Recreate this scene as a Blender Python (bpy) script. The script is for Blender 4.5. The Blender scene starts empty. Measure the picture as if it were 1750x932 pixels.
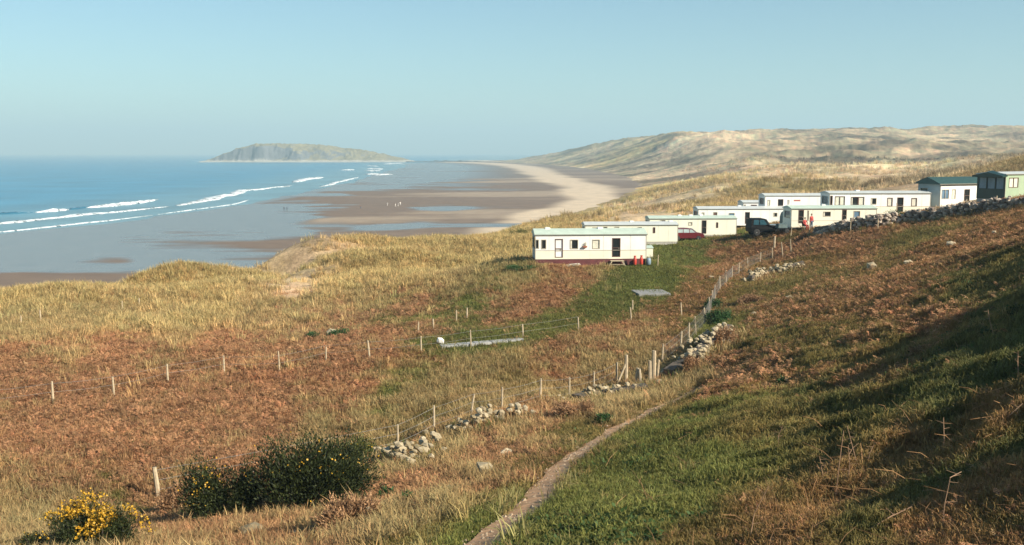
import bpy, bmesh, math, random
import numpy as np
from mathutils import Vector, Matrix
random.seed(7); rng = np.random.default_rng(11)
S = bpy.context.scene; COL = S.collection

# ------------------------------------------------------------ camera, world, sun, exposure
H = 26.0; F = 1701.4; CX, CY, HY = 875.0, 466.0, 261.0
TH = math.atan((CY-HY)/F)
cd = bpy.data.cameras.new('camera'); cam = bpy.data.objects.new('camera', cd); COL.objects.link(cam)
cd.lens = 35; cd.sensor_width = 36; cd.clip_start = 0.1; cd.clip_end = 60000
cam.location = (0, 0, H); cam.rotation_euler = (math.pi/2-TH, 0, 0); S.camera = cam
SUN_AZ, SUN_EL = math.radians(123), math.radians(31)
W = bpy.data.worlds.new('World'); S.world = W; W.use_nodes = True
nt = W.node_tree; bg = nt.nodes['Background']
sky = nt.nodes.new('ShaderNodeTexSky'); sky.sky_type = 'NISHITA'; sky.sun_disc = False
sky.sun_elevation = SUN_EL; sky.sun_rotation = SUN_AZ
sky.altitude = 0; sky.air_density = 1.0; sky.dust_density = 0.3; sky.ozone_density = 1.0
tintn = nt.nodes.new('ShaderNodeMix'); tintn.data_type = 'RGBA'; tintn.blend_type = 'MULTIPLY'
tintn.inputs[0].default_value = 1.0; tintn.inputs[7].default_value = (0.70, 0.94, 1.0, 1)
nt.links.new(sky.outputs[0], tintn.inputs[6]); nt.links.new(tintn.outputs[2], bg.inputs[0])
bg.inputs[1].default_value = 0.064
sl = bpy.data.lights.new('sun', 'SUN'); sun = bpy.data.objects.new('sun', sl); COL.objects.link(sun)
sl.energy = 5.0; sl.angle = math.radians(0.5); sl.color = (1.0, 0.90, 0.74)
sd = Vector((math.sin(SUN_AZ)*math.cos(SUN_EL), math.cos(SUN_AZ)*math.cos(SUN_EL), math.sin(SUN_EL)))
sun.rotation_euler = sd.to_track_quat('Z', 'Y').to_euler(); sun.location = (60, -40, 80)
S.view_settings.view_transform = 'Standard'; S.view_settings.look = 'None'
S.view_settings.exposure = 0.95; S.view_settings.gamma = 1

# ------------------------------------------------------------ helpers
def ray(px, py):
    u, v = (px-CX)/F, -(py-CY)/F
    d = np.array([u, math.cos(TH)+v*math.sin(TH), -math.sin(TH)+v*math.cos(TH)])
    return d/d[1]
def P(px, py, D):
    d = ray(px, py); return Vector((d[0]*D, D, H+d[2]*D))
def sstep(a, b, x):
    t = np.clip((x-a)/(b-a), 0, 1); return t*t*(3-2*t)
def _hash(i, j, s):
    h = (i.astype(np.int64)*374761393 + j.astype(np.int64)*668265263 + s*974634777) & 0x7fffffff
    h = ((h ^ (h >> 13))*1274126177) & 0x7fffffff
    return ((h ^ (h >> 16)) & 0xffff)/65535.0
def vnoise(x, y, s=0):
    xi, yi = np.floor(x), np.floor(y); fx, fy = x-xi, y-yi
    fx = fx*fx*(3-2*fx); fy = fy*fy*(3-2*fy)
    a, b, c, d = _hash(xi, yi, s), _hash(xi+1, yi, s), _hash(xi, yi+1, s), _hash(xi+1, yi+1, s)
    return (a+(b-a)*fx)*(1-fy)+(c+(d-c)*fx)*fy
def fbm(x, y, wl, oct=4, s=0, gain=.5):
    t = 0; a = 1; n = 0; x = np.asarray(x, float); y = np.asarray(y, float)
    for k in range(oct):
        c, sn = math.cos(k*1.1+s), math.sin(k*1.1+s); q = 2**k/wl
        t = t+a*(vnoise((x*c-y*sn)*q, (x*sn+y*c)*q, s*17+k)-.5); n += a; a *= gain
    return t/n*2
def ridged(x, y, wl, oct=4, s=0):
    t = 0; a = 1; n = 0
    for k in range(oct):
        c, sn = math.cos(k*1.3+s), math.sin(k*1.3+s); q = 2**k/wl
        t = t+a*(1-np.abs(2*vnoise((x*c-y*sn)*q, (x*sn+y*c)*q, s*31+k)-1)); n += a; a *= .5
    return t/n
class TPS:
    def __init__(s, pts, sc=1.0, smooth=1e-4):
        p = np.array(pts, float); s.sc = sc; s.p = p[:, :2]/sc; n = len(p)
        K = s._k(np.hypot(s.p[:, None, 0]-s.p[None, :, 0], s.p[:, None, 1]-s.p[None, :, 1]))+np.eye(n)*smooth
        A = np.zeros((n+3, n+3)); A[:n, :n] = K; A[:n, n] = 1; A[:n, n+1:] = s.p; A[n:, :n] = A[:n, n:].T
        s.w = np.linalg.solve(A, np.r_[p[:, 2], 0, 0, 0])
    def _k(s, r): return np.where(r > 1e-9, r*r*np.log(np.maximum(r, 1e-9)), 0)
    def __call__(s, x, y):
        x = np.asarray(x, float)/s.sc; y = np.asarray(y, float)/s.sc
        o = s.w[-3]+s.w[-2]*x+s.w[-1]*y
        for i in range(len(s.p)): o = o+s.w[i]*s._k(np.hypot(x-s.p[i, 0], y-s.p[i, 1]))
        return o

# ------------------------------------------------------------ terrain heights (world metres)
near_img = [(1750,932,8),(1500,932,9.5),(1200,932,12),(1000,932,14),(815,932,16),(600,932,19),(450,932,22),(170,932,24),(0,932,26),
 (1750,800,11),(1750,700,15),(1750,600,22),(1750,500,35),(1750,400,60),(1750,358,82),(1400,800,16),(1200,800,22),(1000,850,19.5),
 (1200,700,35),(1400,700,25),(1400,600,40),(1300,600,48),(1600,600,28),(1600,500,45),(1400,500,66),(1400,430,92),(1600,420,74),
 (1600,376,92),(1450,397,96),(1375,410,100),
 (900,860,20),(935,820,24),(1000,765,29),(1060,733,34),(1110,705,38),(1200,658,46),(640,850,28),(450,860,31),(350,800,37),(500,740,44),
 (270,850,35),(678,768,41),(742,738,41),(858,704,44),(923,686,47),(1015,672,50),(1131,625,53),(1189,572,60),(1215,538,68),(1250,475,88),
 (1298,450,98),(1350,430,104),(988,563,64),(894,580,61),(805,592,59),(720,603,58),(632,612,57),(478,640,54),(287,655,52),(90,690,47),
 (0,800,36),(0,700,46),(0,600,60),(0,540,75),(200,700,46),(400,580,67),(300,520,84),(500,520,84),(650,520,82),(500,478,104),(100,510,88),
 (0,508,97),(120,512,99),(230,507,101),(300,488,106),(400,468,110),(480,458,114),(530,438,119),(600,432,123),(700,426,142),(700,470,98),(800,470,98),
 (860,452,96),(860,404,150),(800,418,165),(880,398,190),(920,385,200),(915,452,88),(1010,453,88),(1110,452,89),(1130,418,115),(1010,416,120),(1180,411,119),(1250,405,124),(1310,402,122),(1400,391,116),
 (1500,372,116),(1650,352,116),(1352,393,111),(1430,391,113),(1340,397,111),(1740,337,108),(1200,392,140),(1350,378,135)]
near_pts = [tuple(P(*q)) for q in near_img]
near_pts += [(0,0,24.35),(0,-15,26),(-15,-5,22.5),(-40,-10,19),(-30,15,17),(-60,30,14.5),(-90,70,12),(8,0,26.4),(9.5,8,25.2),(16,14,26.35),(22,26,26.5),  # unseen bank on the right, heights set for the shade it casts
 (30,38,26.4),(38,52,26),(30,0,31),(30,20,30),(60,20,38),(60,55,34),(48,62,27),(60,80,27),(75,95,27),(100,60,44),(110,110,34),(100,150,32),(70,160,20),(60,210,16),
 (40,190,15.5),(120,220,24),(-120,10,12),(0,-60,34),(60,-40,46),(-60,-60,22)]
far_img = [(1000,372,200),(1250,352,230),(1450,336,250),(1700,318,260),(1100,338,320),(1300,318,380),(1600,306,400),(1150,296,600),(1300,292,600),(1700,284,700),
 (1060,279,1000),(1200,266,1000),(1400,262,950),(1700,262,900),(1030,262,1500),(1060,237,1900),(1130,238,1500),(1200,233,1600),(1300,231,1600),(1400,226,1650),(1500,226,1700),(1620,221,1750),(1750,220,1800),
 (990,241,2100),(930,247,2350),(870,261,2600),(820,270,2780),(1060,262,1300),(1010,268,1300),(1750,250,1200),(1500,246,1200),(1250,250,1200)]
far_pts = [tuple(P(*q)) for q in far_img]
far_pts += [(5,195,13),(60,190,16),(120,220,24),(-60,300,12),(-200,500,12),(-300,1200,12),(-400,2600,14),(1000,2600,50),(300,2700,45),(1600,2600,60),(350,300,60),(600,500,80),(1200,1200,90),
 (0,-400,50),(400,0,100),(-300,0,15),(0,3300,25)]
TN = TPS(near_pts, 50, 2e-4); TF = TPS(far_pts, 500, 2e-4)
FOOT = [(-900,-500),(-300,-120),(-120,40),(-84,88),(-67,112),(-54,129),(-43,146),(-35,170),(-28,205),(-20,260),(-14,329),(-3,393),(20,486),(62,716),(84,1046),(74,1500),(60,1750),(30,2050),(-20,2350),(-90,2600),(-150,2780),(-60,2950),(-60,9000)]
WATER = [(-1400,-900),(-420,80)]+[tuple(P(a,b,H*F/(b-HY)))[:2] for a, b in ((0,399),(180,382),(330,363),(430,346),(520,330),(600,311),(650,296),(700,283))]+[(-260,2300),(-180,2900),(-100,9000)]
def sdist(x, y, poly):
    best = np.full(np.shape(x), 1e18); sg = np.zeros(np.shape(x))
    for (x0, y0), (x1, y1) in zip(poly[:-1], poly[1:]):
        dx, dy = x1-x0, y1-y0; t = np.clip(((x-x0)*dx+(y-y0)*dy)/(dx*dx+dy*dy), 0, 1)
        ex, ey = x-x0-t*dx, y-y0-t*dy; d = ex*ex+ey*ey
        m = d < best; best = np.where(m, d, best)
        sg = np.where(m, np.where(ex*dy-ey*dx > 0, 1.0, -1.0), sg)   # + = landward side (right of the line)
    return np.sqrt(best)*sg
def beach_z(x, y):
    d = sdist(x, y, WATER); return np.clip(d*0.0075, -3, 2.6)
PATH = None
BUMPS = [(*tuple(P(px, py, D))[:2], rr_, hh) for px, py, D, rr_, hh in ((300,470,106,4.0,1.5),(270,480,104,3,.5),(350,470,108,3.5,.6),(530,440,119,5,1.1),(600,430,124,5,.9),(650,430,130,5,.6),(120,500,99,4,.5),(428,462,111,3.5,.6),(700,427,142,7,.4),(475,452,113,3.5,-1.0),(400,470,96,4,.6),(560,455,108,5,.8),(690,450,112,6,.8),(820,430,118,6,.7))]
def base_z(x, y):
    x = np.asarray(x, float); y = np.asarray(y, float); r = np.hypot(x, y)
    w = sstep(190, 290, r)
    z = TN(np.clip(x, -200, 200), np.clip(y, -100, 320))*(1-w)+TF(x, y)*w
    return z
def terrain(x, y):
    x = np.asarray(x, float); y = np.asarray(y, float); r = np.hypot(x, y)
    z = base_z(x, y)
    fs = sdist(x, y, FOOT)
    dune = sstep(75, 35, fs)*sstep(70, 95, r)*sstep(420, 180, r)
    z = z+fbm(x, y, 9, 4, 3)*0.35*sstep(25, 60, r)*sstep(1500, 300, r)
    z = z+fbm(x, y, 1.6, 3, 5)*0.10*sstep(3, 12, r)
    z = z+(ridged(x, y, 17, 4, 2)-.62)*2.6*dune
    m = sstep(150, 330, r)
    z = z+((ridged(x+20, y, 75, 5, 4)-.6)*10+(ridged(x, y, 26, 4, 14)-.6)*3.5*sstep(900, 500, r))*m*sstep(2600, 800, r)*sstep(10, 120, fs)
    z = z+((ridged(x, y+300, 210, 5, 6)-.6)*12+(ridged(x+90, y, 80, 5, 16)-.6)*17)*sstep(600, 1100, r)*sstep(20, 200, fs)
    z = z+(ridged(x, y, 2.3, 4, 15)-.55)*.62*sstep(6, 14, r)*sstep(110, 60, r)*sstep(-1, 5, x-.09*y)*sstep(14, 17.5, z)
    z = z+(ridged(x, y, 7, 4, 19)-.6)*2.0*sstep(1.5, 6, x-.53*y-1.5)*sstep(3, 8, x)*sstep(90, 50, r)  # hummocks added out of view on the right to break up the cast shadow
    for bx0, by0, br, bh in BUMPS: z = z+bh*np.exp(-(((x-bx0)**2+(y-by0)**2)/br**2)**1.5)
    if PATH is not None:
        dp = pdist(x, y); k = sstep(0.75, 0.38, dp)
        z = z*(1-k)+(base_z(x, y)+fbm(x, y, 9, 4, 3)*0.35*sstep(25, 60, r))*k-0.10*k
    k = sstep(0, 26+sstep(170, 330, r)*75+np.maximum(r-500, 0)*.11, fs+fbm(x, y, 14, 3, 8)*7)
    fl = beach_z(x, y)-2.0
    return fl+(np.maximum(z, fl)-fl)*k
def pdist(x, y):
    best = np.full(np.shape(x), 1e9)
    near = (np.hypot(x, y) < 60)
    xx, yy = x[near], y[near]; b = np.full(xx.shape, 1e9)
    for (x0, y0), (x1, y1) in zip(PATH[:-1], PATH[1:]):
        dx, dy = x1-x0, y1-y0; t = np.clip(((xx-x0)*dx+(yy-y0)*dy)/(dx*dx+dy*dy), 0, 1)
        b = np.minimum(b, np.hypot(xx-x0-t*dx, yy-y0-t*dy))
    best[near] = b; return best
def tz(x, y): return float(terrain(np.array([x]), np.array([y]))[0])
_ts = np.exp(np.linspace(math.log(4), math.log(2600), 1500))
def hit(px, py):
    d = ray(px, py); x = d[0]*_ts; y = _ts; zr = H+d[2]*_ts
    zt = terrain(x, y); k = np.argmax(zt > zr)
    if not (zt > zr).any(): k = len(_ts)-1
    k = max(k, 1); a, b = zr[k-1]-zt[k-1], zt[k]-zr[k]; t = a/(a+b) if a+b > 0 else 0
    D = _ts[k-1]+(_ts[k]-_ts[k-1])*t
    return Vector((d[0]*D, D, tz(d[0]*D, D)))
# footpath centre line
pp = [hit(*q) for q in ((780,955),(815,932),(860,893),(905,860),(935,825),(965,793),(1000,765),(1030,747),(1062,730),(1092,712),(1125,695),(1160,678),(1205,655))]
PATH0 = [(v.x, v.y) for v in pp]
def smooth_line(pts, n=8):
    o = []; q = [pts[0]]+list(pts)+[pts[-1]]
    for i in range(1, len(q)-2):
        p0, p1, p2, p3 = map(np.array, q[i-1:i+3])
        for k in range(n):
            t = k/n; o.append(tuple(.5*((2*p1)+(-p0+p2)*t+(2*p0-5*p1+4*p2-p3)*t*t+(-p0+3*p1-3*p2+p3)*t**3)))
    o.append(tuple(pts[-1])); return o
PATH = smooth_line(PATH0, 4)

# ------------------------------------------------------------ materials
def newmat(name):
    m = bpy.data.materials.new(name); m.use_nodes = True; return m, m.node_tree, m.node_tree.nodes['Principled BSDF']
_M = {}
def mat(name, col, rough=.6, var=.12, scale=3.0, bump=0.0, metallic=0, spec=.5):
    if name in _M: return _M[name]
    m, t, b = newmat(name); L = t.links
    b.inputs['Roughness'].default_value = rough; b.inputs['Metallic'].default_value = metallic
    b.inputs['Specular IOR Level'].default_value = spec
    tc = t.nodes.new('ShaderNodeTexCoord'); n = t.nodes.new('ShaderNodeTexNoise'); n.inputs['Scale'].default_value = scale; n.inputs['Detail'].default_value = 6
    oi = t.nodes.new('ShaderNodeObjectInfo'); vm = t.nodes.new('ShaderNodeVectorMath'); vm.operation = 'ADD'
    L.new(tc.outputs['Object'], vm.inputs[0]); L.new(oi.outputs['Random'], vm.inputs[1]); L.new(vm.outputs[0], n.inputs['Vector'])
    r = t.nodes.new('ShaderNodeValToRGB'); r.color_ramp.elements[0].position = .3; r.color_ramp.elements[1].position = .72
    r.color_ramp.elements[0].color = [c*(1-var) for c in col]+[1]; r.color_ramp.elements[1].color = [min(1, c*(1+var)) for c in col]+[1]
    L.new(n.outputs['Fac'], r.inputs[0]); L.new(r.outputs[0], b.inputs['Base Color'])
    if bump:
        bp = t.nodes.new('ShaderNodeBump'); bp.inputs['Strength'].default_value = bump; bp.inputs['Distance'].default_value = .02
        L.new(n.outputs['Fac'], bp.inputs['Height']); L.new(bp.outputs[0], b.inputs['Normal'])
    _M[name] = m; return m
def stonemat(name, c1, c2):
    m = mat(name, c1, .9, .35, 9, .6); t = m.node_tree; b = t.nodes['Principled BSDF']
    lk = b.inputs['Base Color'].links[0].from_socket
    mx = t.nodes.new('ShaderNodeMix'); mx.data_type = 'RGBA'; oi = t.nodes.new('ShaderNodeObjectInfo')
    geo = t.nodes.new('ShaderNodeNewGeometry')
    mx.inputs[7].default_value = (*c2, 1); t.links.new(geo.outputs['Random Per Island'], mx.inputs[0]) if False else t.links.new(oi.outputs['Random'], mx.inputs[0])
    t.links.new(lk, mx.inputs[6]); t.links.new(mx.outputs[2], b.inputs['Base Color']); return m
def tintmat(name, rough=.75, transl=.25):
    m, t, b = newmat(name); L = t.links; b.inputs['Roughness'].default_value = rough; b.inputs['Specular IOR Level'].default_value = .2
    a = t.nodes.new('ShaderNodeAttribute'); a.attribute_type = 'INSTANCER'; a.attribute_name = 'tint'
    g = t.nodes.new('ShaderNodeNewGeometry'); mr = t.nodes.new('ShaderNodeMapRange'); mr.inputs[3].default_value = .6; mr.inputs[4].default_value = 1.4
    L.new(g.outputs['Random Per Island'], mr.inputs[0])
    mx = t.nodes.new('ShaderNodeVectorMath'); mx.operation = 'SCALE'; L.new(a.outputs['Color'], mx.inputs[0]); L.new(mr.outputs[0], mx.inputs['Scale'])
    L.new(mx.outputs[0], b.inputs['Base Color'])
    tr = t.nodes.new('ShaderNodeBsdfTranslucent'); L.new(mx.outputs[0], tr.inputs[0]); ms = t.nodes.new('ShaderNodeMixShader'); ms.inputs[0].default_value = transl
    L.new(b.outputs[0], ms.inputs[1]); L.new(tr.outputs[0], ms.inputs[2]); L.new(ms.outputs[0], t.nodes['Material Output'].inputs[0])
    return m

# ------------------------------------------------------------ object helpers
def tag(o, label=None, cat=None, group=None, kind=None):
    if label: o['label'] = label
    if cat: o['category'] = cat
    if group: o['group'] = group
    if kind: o['kind'] = kind
    return o
def empty(name, loc, rz=0, label=None, cat=None, group=None):
    o = bpy.data.objects.new(name, None); COL.objects.link(o); o.location = loc; o.rotation_euler = (0, 0, rz); o.empty_display_size = .3
    return tag(o, label, cat, group)
def link(name, me, parent=None, m=None, smooth=False):
    if m is not None and not me.materials: me.materials.append(m)
    if smooth: me.polygons.foreach_set('use_smooth', [True]*len(me.polygons))
    o = bpy.data.objects.new(name, me); COL.objects.link(o)
    if parent is not None: o.parent = parent
    return o
def npmesh(name, V, Fc):
    me = bpy.data.meshes.new(name); V = np.asarray(V, np.float32); Fc = np.asarray(Fc, np.int32); k = Fc.shape[1]
    me.vertices.add(len(V)); me.vertices.foreach_set('co', V.ravel()); me.loops.add(Fc.size); me.loops.foreach_set('vertex_index', Fc.ravel())
    me.polygons.add(len(Fc)); me.polygons.foreach_set('loop_start', np.arange(0, Fc.size, k, dtype=np.int32)); me.polygons.foreach_set('loop_total', np.full(len(Fc), k, np.int32))
    me.update(calc_edges=True); return me
def addcol(me, name, C):
    a = me.attributes.new(name, 'FLOAT_COLOR', 'POINT'); c = np.ones((len(C), 4), np.float32); c[:, :3] = C; a.data.foreach_set('color', c.ravel())
class MB:
    def __init__(s): s.V = []; s.F = []
    def poly(s, vs, fs):
        n = len(s.V); s.V += [tuple(v) for v in vs]; s.F += [tuple(i+n for i in f) for f in fs]; return s
    def box(s, x0, x1, y0, y1, z0, z1):
        return s.poly([(x0,y0,z0),(x1,y0,z0),(x1,y1,z0),(x0,y1,z0),(x0,y0,z1),(x1,y0,z1),(x1,y1,z1),(x0,y1,z1)],
                      [(0,3,2,1),(4,5,6,7),(0,1,5,4),(1,2,6,5),(2,3,7,6),(3,0,4,7)])
    def bar(s, a, b, w, h=None):
        a, b = Vector(a), Vector(b); h = h or w; d = (b-a).normalized(); u = d.cross(Vector((0, 0, 1)))
        if u.length < .05: u = Vector((1, 0, 0))
        u.normalize(); v = d.cross(u); pts = []
        for c in (a, b): pts += [c-u*w/2-v*h/2, c+u*w/2-v*h/2, c+u*w/2+v*h/2, c-u*w/2+v*h/2]
        return s.poly(pts, [(0,1,2,3),(7,6,5,4),(0,4,5,1),(1,5,6,2),(2,6,7,3),(3,7,4,0)])
    def tube(s, pts, rad, n=6):
        pts = [Vector(p) for p in pts]; k = len(s.V); rad = rad if hasattr(rad, '__len__') else [rad]*len(pts)
        for i, p in enumerate(pts):
            d = (pts[min(i+1, len(pts)-1)]-pts[max(i-1, 0)]).normalized(); u = d.cross(Vector((0, 0, 1)))
            if u.length < .05: u = d.cross(Vector((0, 1, 0)))
            u.normalize(); v = d.cross(u)
            for j in range(n):
                a = 2*math.pi*j/n; s.V.append(tuple(p+(u*math.cos(a)+v*math.sin(a))*rad[i]))
        for i in range(len(pts)-1):
            for j in range(n): s.F.append((k+i*n+j, k+i*n+(j+1) % n, k+(i+1)*n+(j+1) % n, k+(i+1)*n+j))
        s.F.append(tuple(k+j for j in range(n))[::-1]); s.F.append(tuple(k+(len(pts)-1)*n+j for j in range(n))); return s
    def lathe(s, prof, c=(0, 0, 0), n=10, axis='z'):
        k = len(s.V)
        for r, z in prof:
            for j in range(n):
                a = 2*math.pi*j/n; q = (r*math.cos(a), r*math.sin(a), z)
                if axis == 'y': q = (q[0], q[2], q[1])
                s.V.append((c[0]+q[0], c[1]+q[1], c[2]+q[2]))
        for i in range(len(prof)-1):
            for j in range(n): s.F.append((k+i*n+j, k+i*n+(j+1) % n, k+(i+1)*n+(j+1) % n, k+(i+1)*n+j))
        s.F.append(tuple(k+j for j in range(n))[::-1]); s.F.append(tuple(k+(len(prof)-1)*n+j for j in range(n))); return s
    def mesh(s, name):
        me = bpy.data.meshes.new(name); me.from_pydata(s.V, [], s.F); me.update(); return me
    def build(s, name, m, parent=None, smooth=False, bevel=0):
        me = s.mesh(name)
        bm = bmesh.new(); bm.from_mesh(me); bmesh.ops.recalc_face_normals(bm, faces=bm.faces)
        if bevel: bmesh.ops.bevel(bm, geom=bm.edges[:], offset=bevel, segments=2, affect='EDGES', clamp_overlap=True)
        bm.to_mesh(me); bm.free()
        return link(name, me, parent, m, smooth)

# ------------------------------------------------------------ ground cover map: kinds of cover at plan positions
KINDS = 'bsgmntfd'
CC = dict(b=(.315,.155,.072), s=(.33,.245,.11), g=(.115,.135,.035), m=(.37,.275,.11), n=(.58,.42,.25), t=(.175,.125,.045), f=(.33,.255,.15), d=(.05,.06,.022))  # d: dark plants that also put the right slope's shade into colour
samples = '''50,560,s 150,530,s 300,530,s 450,510,s 600,500,s 0,620,b 200,610,b 400,590,b 550,600,b 650,570,b 100,700,b 300,690,b 450,690,b 600,660,b 150,760,b 350,760,b
500,700,b 0,760,b 560,745,s 650,720,s 700,640,g 720,680,s 660,690,g 800,640,s 900,630,s 1000,610,s 1080,580,s 1150,560,b 850,565,b 1010,525,g 1080,490,g 940,555,g 1130,460,g 1050,510,g
820,583,g 720,590,b 700,550,g 800,540,g 880,525,b 950,500,b 980,478,b 780,480,s 700,520,b 600,540,b 870,480,s 1040,478,s 1180,470,b 1250,440,b 1200,510,b 1150,440,g 1130,500,g
1180,420,g 1250,412,g 1300,405,g 1330,420,b 0,830,s 100,840,s 200,850,g 300,900,b 50,900,s 400,800,b 240,800,b 330,840,s 880,465,g 850,462,g 1050,565,b 960,600,b 1120,530,b
50,500,m 150,495,m 300,475,m 400,475,m 600,450,m 700,430,m 800,420,m 860,410,m 550,440,m 450,480,m 850,440,m 350,500,m 600,480,m 700,460,m
490,452,n 497,462,n 503,475,n 508,485,n
700,800,s 800,760,s 900,730,s 850,790,b 950,720,b 1050,690,s 700,870,s 780,830,s 750,900,t 600,900,s 880,800,t 1000,735,t 640,880,b 540,900,b 1240,600,b 1230,560,g 1180,620,s
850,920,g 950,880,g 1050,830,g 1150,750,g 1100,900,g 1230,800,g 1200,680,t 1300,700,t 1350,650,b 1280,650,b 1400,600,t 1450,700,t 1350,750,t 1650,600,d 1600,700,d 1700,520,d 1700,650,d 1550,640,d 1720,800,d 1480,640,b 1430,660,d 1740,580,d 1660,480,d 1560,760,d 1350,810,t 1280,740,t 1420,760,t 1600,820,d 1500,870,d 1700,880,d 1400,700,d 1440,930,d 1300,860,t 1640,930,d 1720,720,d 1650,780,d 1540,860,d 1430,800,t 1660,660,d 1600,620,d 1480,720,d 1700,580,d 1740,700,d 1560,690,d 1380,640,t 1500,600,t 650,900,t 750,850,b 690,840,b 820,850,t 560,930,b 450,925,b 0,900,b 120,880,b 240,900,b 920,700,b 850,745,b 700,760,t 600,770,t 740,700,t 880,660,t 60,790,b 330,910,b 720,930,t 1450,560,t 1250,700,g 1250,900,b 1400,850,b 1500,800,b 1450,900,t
1600,850,b 1700,850,b 1640,760,b 1700,720,b 1500,550,b 1600,560,b 1400,520,b 1500,480,b 1600,430,b 1700,420,b 1700,560,t 1450,440,b 1550,420,t 1400,460,t 1300,530,b 1270,500,t 1350,560,t
1300,580,t 1700,380,b 1740,450,t 1450,410,b 1150,850,g 1200,930,t 1330,930,b 1000,930,g 1100,780,g 1000,800,g 1550,930,b 1700,930,b
900,390,m 1000,362,m 1100,368,n 1200,352,m 1150,350,n 1300,335,m 1050,338,m 1130,305,n 1100,322,m 1200,303,n 1250,308,m 1280,303,n 1400,322,m 1500,303,n 1450,300,n 1550,322,n
1000,255,m 1180,245,n 1350,250,f 1080,262,m 1250,270,f 1600,300,f 1650,290,f 1300,280,f 1100,280,f 1200,260,f 1500,260,f 1700,250,f 1000,262,f 1400,240,f 950,260,f 1050,295,f 1700,305,f 1400,290,f 960,350,m 880,372,m'''.split()
_sp = []; _sk = []
for q in samples:
    a, b, c = q.split(','); v = hit(float(a), float(b)); _sp.append((math.atan2(v.x, v.y), math.log(math.hypot(v.x, v.y)))); _sk.append(KINDS.index(c))
_sp = np.array(_sp); _sk = np.array(_sk)
LANE = [tuple(hit(*q))[:2] for q in ((1150,455),(1105,478),(1060,505),(1000,535),(940,560),(860,578),(760,588))]
def cover(x, y):
    r = np.hypot(x, y); th = np.arctan2(x, y); lr = np.log(np.maximum(r, 1))
    wl = 6
    th = th+(fbm(x, y, 5, 4, 21)*1.6+fbm(x, y, 30, 3, 25)*5*sstep(100, 300, r)+fbm(x, y, 120, 3, 26)*30*sstep(500, 900, r))/np.maximum(r, 8)
    lr = lr+(fbm(x, y, 5, 4, 22)*2.0+fbm(x, y, 30, 3, 27)*12*sstep(100, 300, r)+fbm(x, y, 120, 3, 28)*60*sstep(500, 900, r))/np.maximum(r, 8)
    Wt = np.zeros((len(x), len(KINDS)))
    for (a, l), k in zip(_sp, _sk):
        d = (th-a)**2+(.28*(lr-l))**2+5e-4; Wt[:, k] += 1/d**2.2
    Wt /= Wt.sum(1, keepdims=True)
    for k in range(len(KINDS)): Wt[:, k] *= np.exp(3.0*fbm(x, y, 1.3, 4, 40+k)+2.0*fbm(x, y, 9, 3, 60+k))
    # bare sand showing on dunes
    fs = sdist(x, y, FOOT); dn = sstep(110, 20, fs)*sstep(90, 130, r)+sstep(150, 260, r)*.8*sstep(2600, 900, r)
    Wt[:, 4] += Wt.sum(1)*dn*sstep(.22, .42, fbm(x, y, 30, 4, 77)+.2*fbm(x, y, 5, 3, 78))*1.8
    edge = sstep(26, 4, fs)*(r > 120); Wt[:, 4] += Wt.sum(1)*edge*3
    Wt = Wt**1.15; Wt /= Wt.sum(1, keepdims=True)
    dl = np.full(x.shape, 1e9)
    for (x0, y0), (x1, y1) in zip(LANE[:-1], LANE[1:]):
        dx, dy = x1-x0, y1-y0; t = np.clip(((x-x0)*dx+(y-y0)*dy)/(dx*dx+dy*dy), 0, 1); dl = np.minimum(dl, np.hypot(x-x0-t*dx, y-y0-t*dy))
    g = sstep(3.6, 1.8, dl+fbm(x, y, 4, 3, 90)*1.5)*.9
    Wt *= (1-g)[:, None]; Wt[:, 2] += g
    return Wt
def covercol(x, y, Wt):
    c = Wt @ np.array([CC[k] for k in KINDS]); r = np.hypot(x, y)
    v = 1+.45*fbm(x, y, 3, 4, 101)+.35*fbm(x, y, 22, 3, 102)+.35*fbm(x, y, .7, 2, 107)*(r < 60)
    far = sstep(300, 700, r); v = v+far*(1.1*fbm(x, y, 45, 5, 103)+.9*fbm(x, y, 130, 4, 104))+sstep(150, 300, r)*(1-far)*.7*fbm(x, y, 18, 4, 106)
    c = c*np.clip(v, .35, 1.8)[:, None]
    h = fbm(x, y, 7, 3, 105)*(.12+.10*far); c[:, 0] *= 1+h; c[:, 1] *= 1-h*.2
    return np.clip(c, 0.01, .8)

# ------------------------------------------------------------ ground: one sheet, denser towards the places that are looked at
fine = np.radians(np.linspace(-31, 31, 900)); rest = np.radians(np.linspace(31, 329, 120)[1:-1])
ang = np.r_[fine, rest]; rad = np.exp(np.linspace(math.log(2.2), math.log(3600), 620)); na, nr = len(ang), len(rad)
A, R_ = np.meshgrid(ang, rad); GX = (R_*np.sin(A)).ravel(); GY = (R_*np.cos(A)).ravel(); GZ = terrain(GX, GY)
ii = np.arange(nr-1)[:, None]*na; jj = np.arange(na)[None, :]; j2 = (jj+1) % na
FC = np.stack([ii+jj, ii+j2, ii+na+j2, ii+na+jj], -1).reshape(-1, 4)[:, ::-1]
V = np.c_[GX, GY, GZ]; nv = len(V)
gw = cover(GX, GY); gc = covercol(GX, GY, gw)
low = (GZ < beach_z(GX, GY)-1.2) & (np.hypot(GX, GY) > 150)
keep = ~(low[FC].all(1)); FC = FC[keep]
me = npmesh('ground', V, FC); addcol(me, 'Col', gc)
cen = bmesh.new(); cen.from_mesh(me); cen.verts.ensure_lookup_table()
try:
    cv = cen.verts.new((0, 0, tz(0.01, 0.01)))
    for j in range(na): cen.faces.new((cen.verts[j], cv, cen.verts[(j+1) % na]))
except Exception as e: print(e)
cen.to_mesh(me); cen.free()
m, t, b = newmat('ground_cover'); L = t.links; b.inputs['Roughness'].default_value = .95; b.inputs['Specular IOR Level'].default_value = .1
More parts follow.
